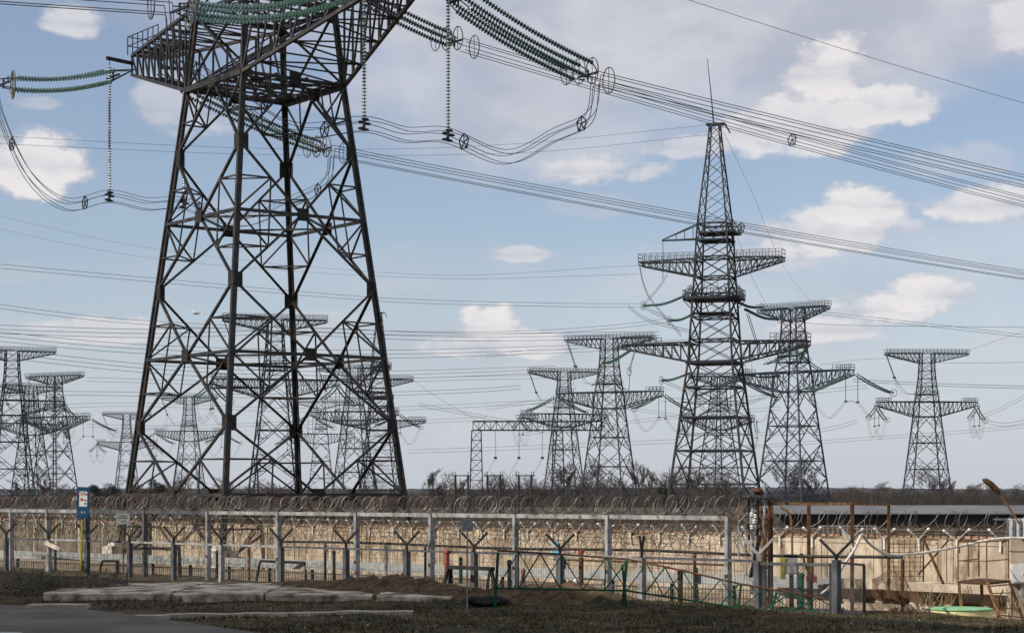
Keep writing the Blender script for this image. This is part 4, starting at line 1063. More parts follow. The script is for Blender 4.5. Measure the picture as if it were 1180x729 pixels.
for k in range(nb):
    o = b0 if k == 0 else copy_tree(b0, wall); c = WA-WT*6+WT*(1.72*k+random.uniform(-.12,.12)); o.location = c; o.rotation_euler.z = brz+random.uniform(-.15,.15); o.rotation_euler.y = random.uniform(-.06,.06)
mb = MB()
for s in (-.42,.42):
    for z in (2.40,):
        q = WA-WT*8-WN*.3; mb.tube([q+WT*(k*2.0)+WN*s*.3+Vector((0,0,z-.38-.05*math.sin(k*2.1)**2)) for k in range(int((Lw+24)/2))], .012, 3)
for z in (1.86,): q = WA-WT*8-WN*.16; mb.tube([q+WT*(k*1.0)+Vector((0,0,z+.02*math.sin(k))) for k in range(int(Lw+24))], .014, 3)
tag(mb.build('barbed_strands', M['razor_d'], wall), kind='stuff')

def coil(name, base, d, length, z, r, pitch, rw, m, label, cat='razor wire', seed=1, nn=None):
    rnd = random.Random(seed); mb = MB(); pts = []; n = int(length/pitch*14); lat = Vector((-d.y, d.x, 0))
    ph = 0
    for k in range(n):
        ph += 2*math.pi/14; t = k*pitch/14; rr = r*(1+.28*noise.noise(Vector((t*2.3, seed, 0))))
        tt = t+.5*noise.noise(Vector((t*.9, seed, 7)))+.16*math.sin(ph*.5)+rr*.45*math.sin(ph+noise.noise(Vector((t*.7, seed, 5))))
        pts.append(base+d*tt+lat*(rr*.9*math.cos(ph))+Vector((0,0,z+rr*math.sin(ph)+.05*noise.noise(Vector((t*.5,seed,3))))))
    mb.tube(pts, rw, 3)
    for k in range(0, n, 2):                    # barbs
        p = pts[k]; e = Vector((rnd.uniform(-1,1),rnd.uniform(-1,1),rnd.uniform(-1,1))).normalized()*.035
        mb.add([p-e, p+e, p+Vector((e.y,e.z,e.x))*.5], [(0,1,2)])
    o = mb.build(name, m); tag(o, label, cat, 'coils of razor wire'); return o
fl, fr = FP(-60), FP(862); fd = (fr-fl).normalized(); Lf = (fr-fl).length
coil('razor_wire_coil', fl, fd, Lf, 2.97, .27, .24, .0095, M['razor'], 'bright razor wire coil lying on the top rail of the tall frame fence')
coil('razor_wire_coil', fl+NN*.5, fd, Lf, 2.97, .25, .27, .009, M['razor_d'], 'darker rusted razor wire coil just behind the bright one', seed=4)
coil('razor_wire_coil', WP(870,.0), WT, (WP(1230)-WP(870)).length, 2.35, .34, .55, .012, M['razor'], 'razor wire coil on top of the concrete wall at the right', seed=7)
coil('razor_wire_coil', WP(-25,.1), WT, (WP(840)-WP(-25)).length, 2.05, .25, .5, .014, M['razor_d'], 'rusted wire coil along the wall top behind the tall fence', seed=9)

# ------------------------------------------------------------------ tall frame fence
tf = empty('frame_fence', (0,0,0), label='tall pale steel frame fence strung with wire, running the width of the yard', cat='fence')
frz = math.atan2(TT.y, TT.x); PX = [-28, 13, 55, 100, 167, 240, 321, 411, 497, 594, 701, 839]
for x in PX:
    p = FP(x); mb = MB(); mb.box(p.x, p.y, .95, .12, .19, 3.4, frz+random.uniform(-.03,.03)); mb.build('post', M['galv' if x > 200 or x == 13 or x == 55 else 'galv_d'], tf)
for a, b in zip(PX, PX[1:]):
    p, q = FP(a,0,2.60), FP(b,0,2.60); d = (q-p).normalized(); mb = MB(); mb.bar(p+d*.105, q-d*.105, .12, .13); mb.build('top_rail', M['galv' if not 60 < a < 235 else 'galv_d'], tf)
p, q = FP(-28,.1,1.45), FP(839,.1,1.45)
mb = MB(); rnd = random.Random(5)               # flat razor mesh in the upper bays
L_ = (q-p).length; d = (q-p).normalized(); step = .42; n = int(L_/step)
for r_ in range(4):
    for k in range(n):
        c = p+d*(k*step+rnd.uniform(-.06,.06))+NN*(.03*r_); c.z = 1.5+.28*r_+rnd.uniform(-.09,.09); rr = .36+rnd.uniform(-.08,.06)
        mb.tube([c+d*(rr*math.cos(a)*rnd.uniform(.93,1.07))+Vector((0,0,rr*rnd.uniform(.85,1.0)*math.sin(a))) for a in [i*math.pi/8 for i in range(16)]], .0125 if k < n*.45 else .0095, 3, closed=True)
tag(mb.build('razor_mesh', M['razor_d'], tf), kind='stuff')
mb = MB()                                       # straight strands
for z in (2.42, 2.2, 1.85, 1.5):
    mb.tube([p+d*(L_*k/40)+Vector((0,0,z-1.45-.04*math.sin(k*1.7)**2)) for k in range(41)], .010, 3)
mb.build('wire_strands', M['razor_d'], tf)

# ------------------------------------------------------------------ low fence with Y arms
yf = empty('arm_fence', (0,0,0), label='low steel fence whose posts carry dark Y-shaped arms, in front of the frame fence', cat='fence')
YX = [25, 74.5, 119, 168, 219, 274, 343, 418, 488, 566, 665, 759, 893, 983]
for i, x in enumerate(YX):
    p = FP(x, -.75); mb = MB(); light = x in (74.5, 274, 759); mb.box(p.x, p.y, .55, .19 if x > 450 else .17, .19 if x > 450 else .17, 1.7 if x < 950 else 1.9, frz); pst = mb.build('post', M['galv' if light else 'galv_d'], yf)
    mb = MB(); top = Vector((p.x, p.y, 1.40)); dl = (TT*-.6+NN*.35).normalized(); k = .45 if x != 759 else .07
    mb.bar(top, top+Vector((0,0,.22)), .09)
    for s in (-1, 1):
        mb.bar(top+Vector((0,0,.2)), top+dl*(s*k)+Vector((0,0,.66)), .07)
    am = mb.build('arm', M['galv' if x == 893 else 'black'], pst)
for a, b in zip(YX, YX[1:]):
    if a == 893: continue
    p, q = FP(a,-.75,1.40), FP(b,-.75,1.40); d = (q-p).normalized(); mb = MB(); mb.bar(p+d*.12, q-d*.12, .055, .075); mb.build('rail', M['galv' if a in (74.5,219,274,665,168) else 'galv_d'], yf)
mb = MB(); p, q = FP(25,-.75,0), FP(893,-.75,0); L_ = (q-p).length; d = (q-p).normalized(); n = int(L_/.11)   # thin upright wires
for k in range(n): c = p+d*(k*.11); mb.bar((c.x,c.y,-.1),(c.x,c.y,1.36),.008)
for z in (.25,.7,1.1): mb.bar(p+Vector((0,0,z)), q+Vector((0,0,z)), .012)
tag(mb.build('wire_infill', M['galv_d'], yf), kind='stuff')

# chain link gate panel between the last two posts
gp = empty('chain_link_gate', (0,0,0), label='grey chain link gate panel between the two rightmost Y-arm posts', cat='gate')
p, q = FP(899,-.75,0), FP(976,-.75,0); d = (q-p).normalized(); L_ = (q-p).length
mb = MB(); mb.bar(p+Vector((0,0,.05)), p+Vector((0,0,1.33)), .06); mb.bar(q+Vector((0,0,.05)), q+Vector((0,0,1.36)), .06)
mb.bar(p+Vector((0,0,1.33))-d*.1, q+Vector((0,0,1.36)), .09); m_ = p+d*(L_*.52); mb.bar(m_, m_+Vector((0,0,1.33)), .05); mb.bar(p+Vector((0,0,.06)), q+Vector((0,0,.06)), .05)
mb.build('frame', M['galv_d'], gp)
def chain(mb, p, d, L, z0, z1, cell, r):
    h = z1-z0; n = int((L+h)/cell)
    for k in range(-int(h/cell)-1, int(L/cell)+1):
        for s in (0, 1):
            a0 = k*cell if s == 0 else k*cell+h; zz0, zz1 = z0, z1
            pts = []
            for t in (0, 1):
                u = a0+h*t if s == 0 else a0-h*t; pts.append((u, z0+h*t))
            (u0, w0), (u1, w1) = pts
            lo, hi = 0.0, 1.0
            if u1 != u0:
                ta, tb = (0-u0)/(u1-u0), (L-u0)/(u1-u0); lo, hi = max(lo, min(ta,tb)), min(hi, max(ta,tb))
            if hi-lo < .02: continue
            A = p+d*(u0+(u1-u0)*lo)+Vector((0,0,w0+(w1-w0)*lo)); B = p+d*(u0+(u1-u0)*hi)+Vector((0,0,w0+(w1-w0)*hi))
            mb.bar(A, B, r)
mb = MB(); chain(mb, p, d, L_, .06, 1.33, .10, .006); tag(mb.build('chain_link', M['galv_d'], gp), kind='stuff')
# rust-netted continuation
np2 = empty('netted_panel', (0,0,0), label='dark framed panel with torn brown netting right of the chain link gate', cat='fence')
p, q = FP(988,-.7,0), FP(1011,-.6,0); d = (q-p).normalized(); L_ = (q-p).length
mb = MB(); mb.bar(p+Vector((0,0,1.42)), q+Vector((0,0,1.38)), .06); mb.bar(q, q+Vector((0,0,1.38)), .07); mb.bar(p+Vector((0,0,.02)),q+Vector((0,0,.02)),.05); mb.build('frame', M['black'], np2)
mb = MB(); chain(mb, p, d, L_, .05, 1.36, .07, .006); tag(mb.build('chain_link', M['galv_d'], np2), kind='stuff')
mb = MB(); rnd = random.Random(3); nx, nz = 64, 40; base = FP(974,.45,0); end = FP(1034,1.0,0)
def npnt(i, j):
    u = i/(nx-1); c = base.lerp(end, u); top = .95+.30*math.exp(-((u-.55)/.2)**2)-2.2*max(0,u-.78)+.03*math.sin(u*13)
    z = top*(j/(nz-1)); c = c+NN*(.04*math.sin(u*22+j*.25)+.1*(1-j/nz)*math.sin(u*7)); return Vector((c.x, c.y, z-.35*(1-j/(nz-1))-.03))
for i in range(nx):
    for j in range(nz-1):
        if noise.noise(Vector((i*.12, j*.15, 1))) > .25: continue
        mb.bar(npnt(i,j), npnt(i,j+1), .010)
        if i < nx-1: mb.bar(npnt(i,j), npnt(i+1,j), .010)
mb.build('torn_netting', M['net'], np2)

# ------------------------------------------------------------------ things between fence and wall
ch = empty('cable_channel', (0,0,0), label='long pale grey cable channel on short legs behind the fences', cat='cable channel')
def CP(x, z=0): Y = 1/(1/84+(1/65.5-1/84)*(x-240)/600); return Vector(((x-HX)*Y/F, Y, z))
mb = MB(); a, b = CP(-20), CP(968); dd = (b-a).normalized(); mb.bar(a+Vector((0,0,.50)), b+Vector((0,0,.50)), .42, .34); mb.build('channel', M['channel'], ch)
L_ = (b-a).length
for k in range(int(L_/2.6)+1):
    c = a+dd*(k*2.6+.4); mb = MB(); mb.bar((c.x,c.y,-.9),(c.x,c.y,.33),.12); mb.build('leg', M['black'], ch)
mb = MB(); nrm = Vector((dd.y,-dd.x,0))
for k in range(int(L_/.14)):
    c = a+dd*(k*.14)-Vector((NN.x,NN.y,0))*.5; mb.bar((c.x,c.y,-.75),(c.x,c.y,.25),.022)
for z in (-.7,-.3,.2): mb.bar(a-NN*.5+Vector((0,0,z)), b-NN*.5+Vector((0,0,z)), .04)
gr_ = empty('bar_fence', (0,0,0), label='low dark fence of close upright bars below the pale cable channel', cat='fence')
tag(mb.build('bars', M['galv_d'], gr_), kind='stuff')
# dark pipes lying lower
for i, (off, z, r) in enumerate(((1.2,-.35,.11),(.4,-.58,.09))):
    mb = MB(); a2, b2 = CP(560)+NN*-(off+.3), CP(905)-NN*(off+.3); mb.tube([a2.lerp(b2,k/6)+Vector((0,0,z)) for k in range(7)], r, 8)
    o = mb.build('black_pipe', M['rubber']); tag(o, ('upper','lower')[i]+' of two black pipes running low behind the bar fence', 'pipe', 'black pipes behind the fence')
# rusty handrail
hr = empty('pipe_handrail', (0,0,0), label='dark rusty pipe handrail running behind the frame fence', cat='handrail')
mb = MB(); mb.tube([FP(x,1.2,1.52+.03*math.sin(x*.02)) for x in range(290, 1030, 40)], .045, 8); mb.build('rail', M['black'], hr)
for x in (290, 345, 460, 640, 770, 905, 1010):
    mb = MB(); p = FP(x,1.2); mb.tube([(p.x,p.y,-.8),(p.x,p.y,1.5)], .05, 8); mb.build('post', M['rust' if x > 600 else 'black'], hr)
# second lower rust rail near the wall
mb = MB(); mb.tube([FP(x,4,1.05) for x in range(540, 760, 40)], .035, 6)
o = mb.build('rusty_pipe', M['rust']); tag(o, 'thin rusty pipe level behind the green barrier', 'pipe')
# short posts
def short_post(x, ytop, ybot, Y, w, m, label, cap=None):
    t = P(x, ytop, Y); b = P(x, ybot, Y); root = empty('marker_post', (b.x, b.y, b.z), label=label, cat='post', group='short posts in the yard')
    mb = MB(); h = t.z-b.z; mb.tube([(0,0,-.3),(0,0,h-.03),(0,0,h)], w/2, 8, taper=[w/2,w/2,w/2*.7]); mb.build('shaft', M[m], root)
    mb = MB(); mb.lathe((0,0,h-.14),(0,0,1),[(w*.52,0),(w*.6,.02),(w*.6,.1),(w*.4,.16)],8); mb.build('cap', M[cap or m], root)
short_post(515,633,655,66,.17,'redrust','orange-red short post left of the black trestle')
short_post(669.5,633,680,62.5,.15,'rust','red-capped rusty post behind the Y-arm post right of centre','red')
short_post(664,667,681,60.5,.17,'redrust','small pinkish stub post on the earth mound beside the green barrier','paper')
short_post(531,642,662,70,.13,'green','dark green short post behind the black trestle')
short_post(587,645,682,68,.15,'black','dark short post just right of the green gate post')
short_post(650,646,662,72,.15,'green','dark green short post right of the small cyan wall sign')
short_post(802,654,682,66,.14,'green','green short post between the last two tall frame posts')
short_post(784,656,700,63,.16,'rust','rusty red short post left of the last tall frame post')
short_post(603,655,682,66,.13,'redrust','faded red short post behind the tall post in the centre')
short_post(923,660,703,57.5,.18,'green','thick dark green post inside the chain link gate')
# black trestle
tr = empty('trestle', (0,0,0), label='black steel trestle standing on the earth mound', cat='trestle')
a, b = P(517,653,65.5), P(568,655,63); mb = MB(); mb.bar(a, b, .16, .12); mb.build('top_beam', M['black'], tr)
for (x, xo) in ((516,-5),(520,-3),(565,-4),(566,5)):
    Yl = 65.4 if x < 540 else 63.1; t = P(x,654,Yl); e = Vector((t.x+xo*.028*1.2, t.y+(.2 if xo == -3 else -.15), .1)); mb = MB(); mb.bar(t, e, .09); mb.build('leg', M['black'], tr)
for (xa, ya, xb, yb, Y, l2, nm_, lab) in ((152,632,207,631,80,22,'trestle','dark pipe trestle behind the low fence left of the near pylon'),(118,646,136,646,86,9,'trestle','small low black trestle behind the low fence, under the blue sign side'),(300,646,352,648,80,14,'trestle','low dark trestle behind the low fence below the near pylon right half')):
    t_ = empty(nm_, (0,0,0), label=lab, cat='trestle'); A, B = P(xa,ya,Y), P(xb,yb,Y-.5); mb = MB(); mb.bar(A, B, .10); mb.build('top_beam', M['black'], t_)
    for q in (A, B): mb = MB(); mb.bar(q, Vector((q.x-(.25 if q == A else -.05), q.y, -.6)), .09); mb.build('leg', M['black'], t_)
for i, (x, yt, yb, Y, m_, lab) in enumerate(((206,622,660,82,'rust','thin rusty post behind the low fence left of the near pylon'),(64,628,655,86,'black','dark short post behind the low fence at far left'),(250,634,662,80,'black','dark short post behind the fence below the left pylon leg'),(287,617,662,79,'ochre','thin tan post behind the fence, left of the third tall bright post'),(385,634,664,74,'black','dark short post right of the pylon centre behind the low fence'),(445,628,668,72,'galv','thin grey post behind the low fence left of the tall centre post'),(545,630,662,68,'rust','thin rusty post rising behind the black trestle'))):
    short_post(x, yt, yb, Y, .11, m_, lab)
# black roll on the ground
p = G(562,697); mb = MB(); rnd = random.Random(2)
pts = [Vector((p.x+u, p.y-.1*u+.08*math.sin(u*5), .13+.02*math.sin(u*9))) for u in [(-.62+1.24*k/12) for k in range(13)]]
mb.tube(pts, .16, 10, taper=[.08,.14,.17,.18,.17,.18,.17,.16,.16,.15,.14,.12,.06])
mb.tube([q+Vector((.05,-.2,-.05)) for q in pts[2:-3]], .08, 8)
o = mb.build('rolled_tarp', M['rubber'], smooth=True); tag(o, 'black roll lying on the grass at the foot of the green gate post', 'roll')

# green folding barrier
bar_ = empty('lattice_barrier', (0,0,0), label='sagging green lattice barrier with thin red top rail, in front of the fences', cat='barrier')
BPt = [(573,634,58.4,0),(724,644,57.0,0),(852,672,55.8,0),(972,694,54.8,0)]
BPb = [(573,677,58.4,0),(722,680,57.0,0),(852,700,55.8,0),(972,706,54.8,0)]
tp = [P(*q[:3]) for q in BPt]; bt = [P(*q[:3]) for q in BPb]
mb = MB()
for i in range(3): mb.tube([tp[i], tp[i].lerp(tp[i+1],.5)+Vector((0,0,.02)), tp[i+1]], .028, 6)
mb.build('top_rail', M['rust'], bar_)
mb = MB()
for i in range(3):
    mb.tube([bt[i], bt[i+1]], .028, 6); n = (3,3,2)[i]
    for k in range(n):
        a, b = tp[i].lerp(tp[i+1],k/n), tp[i].lerp(tp[i+1],(k+1)/n); c, d = bt[i].lerp(bt[i+1],k/n), bt[i].lerp(bt[i+1],(k+1)/n); h = (a+b)/2
        mb.tube([c, h], .017, 5); mb.tube([h, d], .017, 5); mb.tube([a, (c+d)/2], .022, 5) if k%2 else mb.tube([(c+d)/2, b], .022, 5)
        mb.tube([(a+b)/2,(c+d)/2], .018, 5) if i == 0 else None
mb.build('lattice', M['green'], bar_)
for i, (xt, yt, xb, yb, Y) in enumerate(((574,636,570,703,58.4),(722,646,717,703,57.0),(717,650,722,702,57.1),(854,672,851,698,55.8),(895,682,889,704,55.4),(972,700,969,707,54.8))):
    mb = MB(); mb.bar(P(xb,yb,Y), P(xt,yt,Y), .085 if i < 2 else .06); mb.build('post', M['green'], bar_)

# ------------------------------------------------------------------ signs
def text(name, s, size, loc, rot, m, parent, align='CENTER'):
    cu = bpy.data.curves.new(name, 'FONT'); cu.body = s; cu.size = size; cu.align_x = align; cu.align_y = 'CENTER'; cu.extrude = .003; cu.materials.append(m)
    tmp = bpy.data.objects.new(name, cu); col.objects.link(tmp); bpy.context.view_layer.update()
    me = bpy.data.meshes.new_from_object(tmp.evaluated_get(bpy.context.evaluated_depsgraph_get())); bpy.data.objects.remove(tmp)
    o = bpy.data.objects.new(name, me); col.objects.link(o); o.parent = parent; o.location = loc; o.rotation_euler = rot; return o
sg = empty('sign_post', P(93,665,80), label='blue information sign with a red-lettered white panel on a yellow pole', cat='sign'); sg.location.z = 0
sg.rotation_euler = (0, R(1.8), R(-14))
mb = MB(); mb.tube([(0,0,-.2),(0,0,2.6)], .05, 8); mb.build('pole', M['yellow'], sg)
mb = MB(); mb.box(.04,-.06,2.98,.52,.06,1.26); bd = mb.build('board', M['blue'], sg)
mb = MB(); mb.box(.06,-.095,3.13,.34,.012,.60); pn = mb.build('white_panel', M['paper'], sg)
text('lettering', 'ПУМ', .19, (.06,-.108,3.32), (R(90),0,0), M['red'], pn)
mb = MB(); mb.box(.0,-.105,3.12,.13,.008,.08); mb.box(.0,-.105,3.07,.08,.008,.05); mb.build('red_mark', M['red'], pn)
for z_ in (3.08, 2.95): mb = MB(); mb.box(.15,-.105,z_,.07,.008,.07); mb.build('black_square', M['black'], pn)
text('lettering', 'в 2', .15, (.08,-.10,2.60), (R(90),0,0), M['paper'], bd)
sg2 = empty('warning_sign', FP(149,-.3), label='small pale blank-looking sign on a thin post left of the near pylon', cat='sign')
mb = MB(); mb.tube([(0,.05,-.2),(0,.05,2.4)], .025, 6); mb.build('pole', M['ochre'], sg2)
mb = MB(); mb.box(0,0,2.32,.56,.03,.44); b_ = mb.build('board', M['greysign'], sg2)
mb = MB()
for z_, w_ in ((2.44,.30),(2.36,.38),(2.22,.2)): mb.box(0,-.02,z_,w_,.006,.03)
tag(mb.build('faded_print', M['galv_d'], b_), kind='stuff')
sg3 = empty('notice_sign', G(538,702), label='small grey square sign on a tall thin pole in the centre foreground', cat='sign')
mb = MB(); mb.tube([(0,.03,-.2),(.02,.03,2.6)], .022, 6); mb.build('pole', M['galv'], sg3)
mb = MB(); mb.box(.02,0,2.42,.31,.02,.37); mb.build('board', M['greysign'], sg3)
c = WP(643,-.16,0); z = P(643,632,c.y).z
sg4 = empty('wall_sign', (c.x,c.y,z), math.atan2(WT.y,WT.x), label='small cyan and white sign on the concrete wall near the centre', cat='sign')
mb = MB(); mb.box(0,0,0,.44,.02,.62); b_ = mb.build('board', M['cyan'], sg4)
mb = MB(); mb.box(.0,-.016,.08,.32,.008,.28); q_ = mb.build('white_panel', M['paper'], sg4)
mb = MB(); mb.bar((-.09,-.024,.03),(.08,-.024,.13),.035,.01); mb.bar((.0,-.026,.0),(.05,-.026,.15),.03,.01); mb.build('red_mark', M['red'], q_)
mb = MB(); mb.box(.03,-.016,-.2,.22,.008,.07); mb.build('dark_mark', M['black'], b_)
# white tilted board left, low
wb = empty('fallen_board', P(60,627,82), label='pale plank leaning against the low fence at far left', cat='board')
mb = MB(); a, b = P(50,624,82)-wb.location, P(70,633,81)-wb.location; mb.bar(a, b, .05, .16); mb.build('plank', M['concg'], wb)

# ------------------------------------------------------------------ right-hand yard: rusty frame, pole cluster, hose, platform, tank
rf = empty('pipe_goalpost', (0,0,0), label='tall rusty pipe frame standing before the wall, right of the pole cluster', cat='frame')
for x, yt, yb, Y, w in ((888,578,705,58,.13),(932,579,685,60,.10),(982,581,704,58,.10),(1024,582,676,60,.08)):
    mb = MB(); mb.bar(P(x,yb,Y)-Vector((0,0,.3)), P(x,yt,Y), w); mb.build('upright', M['rust'], rf)
mb = MB(); mb.bar(P(886,580,58), P(982,580,58), .08); mb.bar(P(982,580.5,58), P(1024,581,60), .07); mb.build('top_bar', M['ochre'], rf)
mb = MB(); mb.tube(crom([P(899,583,58.5),P(908,590,58.5),P(912,602,58.5),P(913,640,58.5)],6), .035, 6); mb.build('bent_pipe', M['ochre'], rf)
pc = empty('utility_pole', (0,0,0), label='cluttered rusty utility pole with ladder frame, insulators and an old lamp', cat='utility pole')
Yp = 57.6
for nm, x, yt, yb, w, m in (('pole',881,557,598,.07,'galv'),('pole',880,596,700,.17,'ochre'),('pole',863,574,622,.07,'black'),('pole',873,574,620,.07,'black'),('pole',886,576,706,.07,'rust'),('pole',867,585,660,.06,'galv'),('pole',851,590,640,.04,'galv'),('pole',876,566,610,.05,'ochre'),('strut',862,700,0,0,'')):
    if nm == 'strut': continue
    mb = MB(); mb.tube([P(x,yb,Yp), P(x,yt,Yp)], w/2*1.15, 8); mb.build(nm, M[m], pc)
mb = MB(); mb.bar(P(853,574.5,Yp-.1), P(893,574.5,Yp-.1), .06); mb.build('crossbar', M['black'], pc)
mb = MB(); mb.bar(P(845,600,Yp),P(856,581,Yp),.05); mb.bar(P(838,612,Yp),P(856,590,Yp),.04); mb.bar(P(885,598,Yp),P(890,582,Yp),.04); mb.build('strut', M['ochre'], pc)
mb = MB(); mb.bar(P(865,665,Yp-.3),P(876,616,Yp-.3),.11); mb.build('leaning_post', M['black'], pc)
for k in range(6): mb = MB(); mb.bar(P(863,580+8*k,Yp), P(873,580+8*k,Yp), .035); mb.build('rung', M['galv'], pc)
mb = MB()
for x, y in ((866,595),(869,603),(866,610),(870,597)): mb.lathe(P(x,y,Yp-.12),(0,0,1),[(.03,0),(.06,.03),(.035,.06),(.06,.09),(.03,.13)],8)
mb.build('insulator', M['white'], pc)
mb = MB(); mb.box(*P(868,601,Yp-.06), .22, .14, .38); mb.build('switch_box', M['galv'], pc)
mb = MB(); mb.lathe(P(873,566,Yp),(0,0,1),[(.03,-.10),(.10,-.05),(.15,.0),(.13,.07),(.05,.12)],12); mb.bar(P(872,565,Yp), P(880,569,Yp), .05); mb.build('lamp_head', M['rust'], pc)
# tangle of pale wires
mb = MB(); rnd = random.Random(21)
for k in range(24):
    a = P(rnd.uniform(842,882), rnd.uniform(585,625), Yp+rnd.uniform(-.3,.3)); b = P(rnd.uniform(840,886), rnd.uniform(625,690), Yp+rnd.uniform(-.3,.3))
    mb.tube(crom([a, a.lerp(b,.5)+Vector((rnd.uniform(-.3,.3),0,rnd.uniform(-.3,.2))), b],5), .010, 4)
o = mb.build('wire_tangle', M['razor']); tag(o, 'tangle of pale wires hanging at the utility pole', 'wire tangle', kind='stuff')
# cabinets
cb = empty('electrical_cabinet', P(912,659,61), label='small grey electrical cabinet with a yellow side, seen over the chain link gate', cat='cabinet')
mb = MB(); mb.box(0,0,.25,.34,.26,.62); bb = mb.build('body', M['galv'], cb)
mb = MB(); mb.box(.02,-.14,.25,.26,.02,.52); mb.build('door', M['channel'], cb)
mb = MB(); mb.box(-.26,.02,.12,.14,.22,.66); mb.build('side_box', M['yellow'], cb)
mb = MB(); mb.tube(crom([(.2,0,.5),(.34,0,.55),(.4,0,.3),(.5,0,.05),(.58,0,.2)],6),.03,6); mb.build('pipe', M['black'], cb)
mb = MB(); mb.box(0,0,-.6,.12,.12,1.1); mb.build('stand', M['black'], cb)
rb = P(935,668,62.2); mb = MB(); mb.box(rb.x,rb.y,rb.z+.03,.24,.3,.2,.3); mb.box(rb.x,rb.y,rb.z+.15,.16,.2,.05,.3); o = mb.build('red_canister', M['red']); tag(o, 'small red canister on the wall ledge below the rusty frame', 'canister')
bx = P(955,679,60.5); mb = MB(); mb.box(bx.x,bx.y,bx.z,.50,.5,.30,.2); mb.tube([(bx.x-.2,bx.y-.25,bx.z+.16),(bx.x+.2,bx.y-.25,bx.z+.16)],.03,6); o = mb.build('black_crate', M['rubber']); tag(o, 'black box behind the chain link gate, at the end of the cable channel', 'box')
# ledge along the wall, dark gap below
lg = empty('concrete_ledge', (0,0,0), label='rust-streaked concrete ledge with a dark gap under it, along the foot of the wall', cat='ledge')
a, b = WP(895,-2.2), WP(1245,-2.2); mb = MB(); mb.bar(a+Vector((0,0,.0)), b+Vector((0,0,.0)), .9, .26); mb.build('slab', M['conc'], lg)
mb = MB(); mb.bar(a+Vector((0,0,-.0))+WN*1.1, b+Vector((0,0,.0))+WN*1.1, 1.25, .22); mb.build('back_slab', M['concg'], lg)
for k in range(9):
    c = a.lerp(b, (k+.4)/9.)+WN*.3; mb = MB(); mb.box(c.x,c.y,-.55,.3,.3,.86,rz); mb.build('support', M['conc'], lg)
# low concrete kerb in front of the gap
o = MB(); a, b = WP(1000,-5.2), WP(1245,-5.2); o.bar(a+Vector((0,0,-.72)), b+Vector((0,0,-.72)), .4, .5); o = o.build('concrete_footing', M['conc']); tag(o, 'low tan concrete footing below the wall ledge at the right', 'footing')
# rebar grid leaning on the wall
rg = empty('rebar_grid', (0,0,0), label='rusty bar grid leaning against the wall left of the crossed bars', cat='grid')
mb = MB()
for k in range(7): mb.bar(P(1024+k*6,668,67.5), P(1023+k*6.4,620+random.uniform(-1,3),68.2), .025)
for k in range(8): mb.bar(P(1023,625+k*5.5,67.6), P(1064,625+k*5.5,67.4), .02)
mb.build('bars', M['rust'], rg)
xb = empty('crossed_bars', (0,0,0), label='dark crossed bars in front of the wall right of the bar grid', cat='brace')  # three thin dark bars crossing just in front of the wall
mb = MB(); mb.bar(P(1064,620,67.2), P(1087,672,66.2), .07); mb.build('bar', M['rust'], xb)
mb = MB(); mb.bar(P(1093,622,67.0), P(1058,662,67.4), .05); mb.build('bar', M['black'], xb)
mb = MB(); mb.bar(P(1064,618,67.3), P(1064,670,67.3), .05); mb.build('bar', M['rust'], xb)
# hose
mb = MB(); path = crom([P(946,684,55.5),P(957,675,55.4),P(967,659,55.3),P(976,645,55.2),P(985,632,55.2),P(993,616,55.4),P(1000,624,56),P(1010,632,57),P(1026,639,58),P(1050,638,59),P(1080,634,59.5),P(1110,628,60),P(1140,621.5,60),P(1166,619.5,60),P(1200,620,60)],6)
mb.tube(path, .04, 8); o = mb.build('white_hose', M['hose'], smooth=True); tag(o, 'pale hose kinked over the last fence post and slung along the wall', 'hose')
mb = MB(); mb.tube([P(972,613,55.3), P(984,634,55.3)], .045, 8); o = mb.build('white_pipe', M['hose']); tag(o, 'short pale pipe leaning on the last fence post', 'pipe')
# tilted old street lamp
lp = empty('street_lamp', (0,0,0), label='old rusty street lamp head on a slanted arm at the right edge', cat='street lamp')
Yl = 58; mb = MB(); mb.tube([P(1177,606,Yl),P(1151,567,Yl)], .03, 8); mb.build('arm', M['ochre'], lp)
a, b = P(1133,552,Yl), P(1151,568,Yl); dl = (b-a).normalized(); mb = MB(); up = Vector((dl.z*-1,0,dl.x)); up = up if up.z > 0 else -up
for (t, wv, h) in (): pass
def loft(mb, secs):
    n = len(secs[0]); o = len(mb.v)
    for s in secs: mb.v += [tuple(v) for v in s]
    for i in range(len(secs)-1):
        for j in range(n): mb.f.append((o+i*n+j, o+i*n+(j+1)%n, o+(i+1)*n+(j+1)%n, o+(i+1)*n+j))
    mb.f.append(tuple(o+j for j in range(n-1,-1,-1))); mb.f.append(tuple(o+(len(secs)-1)*n+j for j in range(n)))
secs = []
for t, wv, h in ((0,.13,.05),(.12,.17,.10),(.4,.19,.13),(.75,.15,.12),(1,.07,.07)):
    c = a+(b-a)*t; sy = Vector((0,1,0)); secs.append([c+sy*wv*math.cos(q)+up*h*max(-.35,math.sin(q)) for q in [k*math.pi/5 for k in range(10)]])
loft(mb, secs); mb.build('lamp_head', M['rust'], lp)
mb = MB(); c = a+(b-a)*.45-up*.07; mb.lathe(c, -up, [(.13,0),(.11,.04),(.05,.06)], 10); mb.build('lens', M['greysign'], lp)
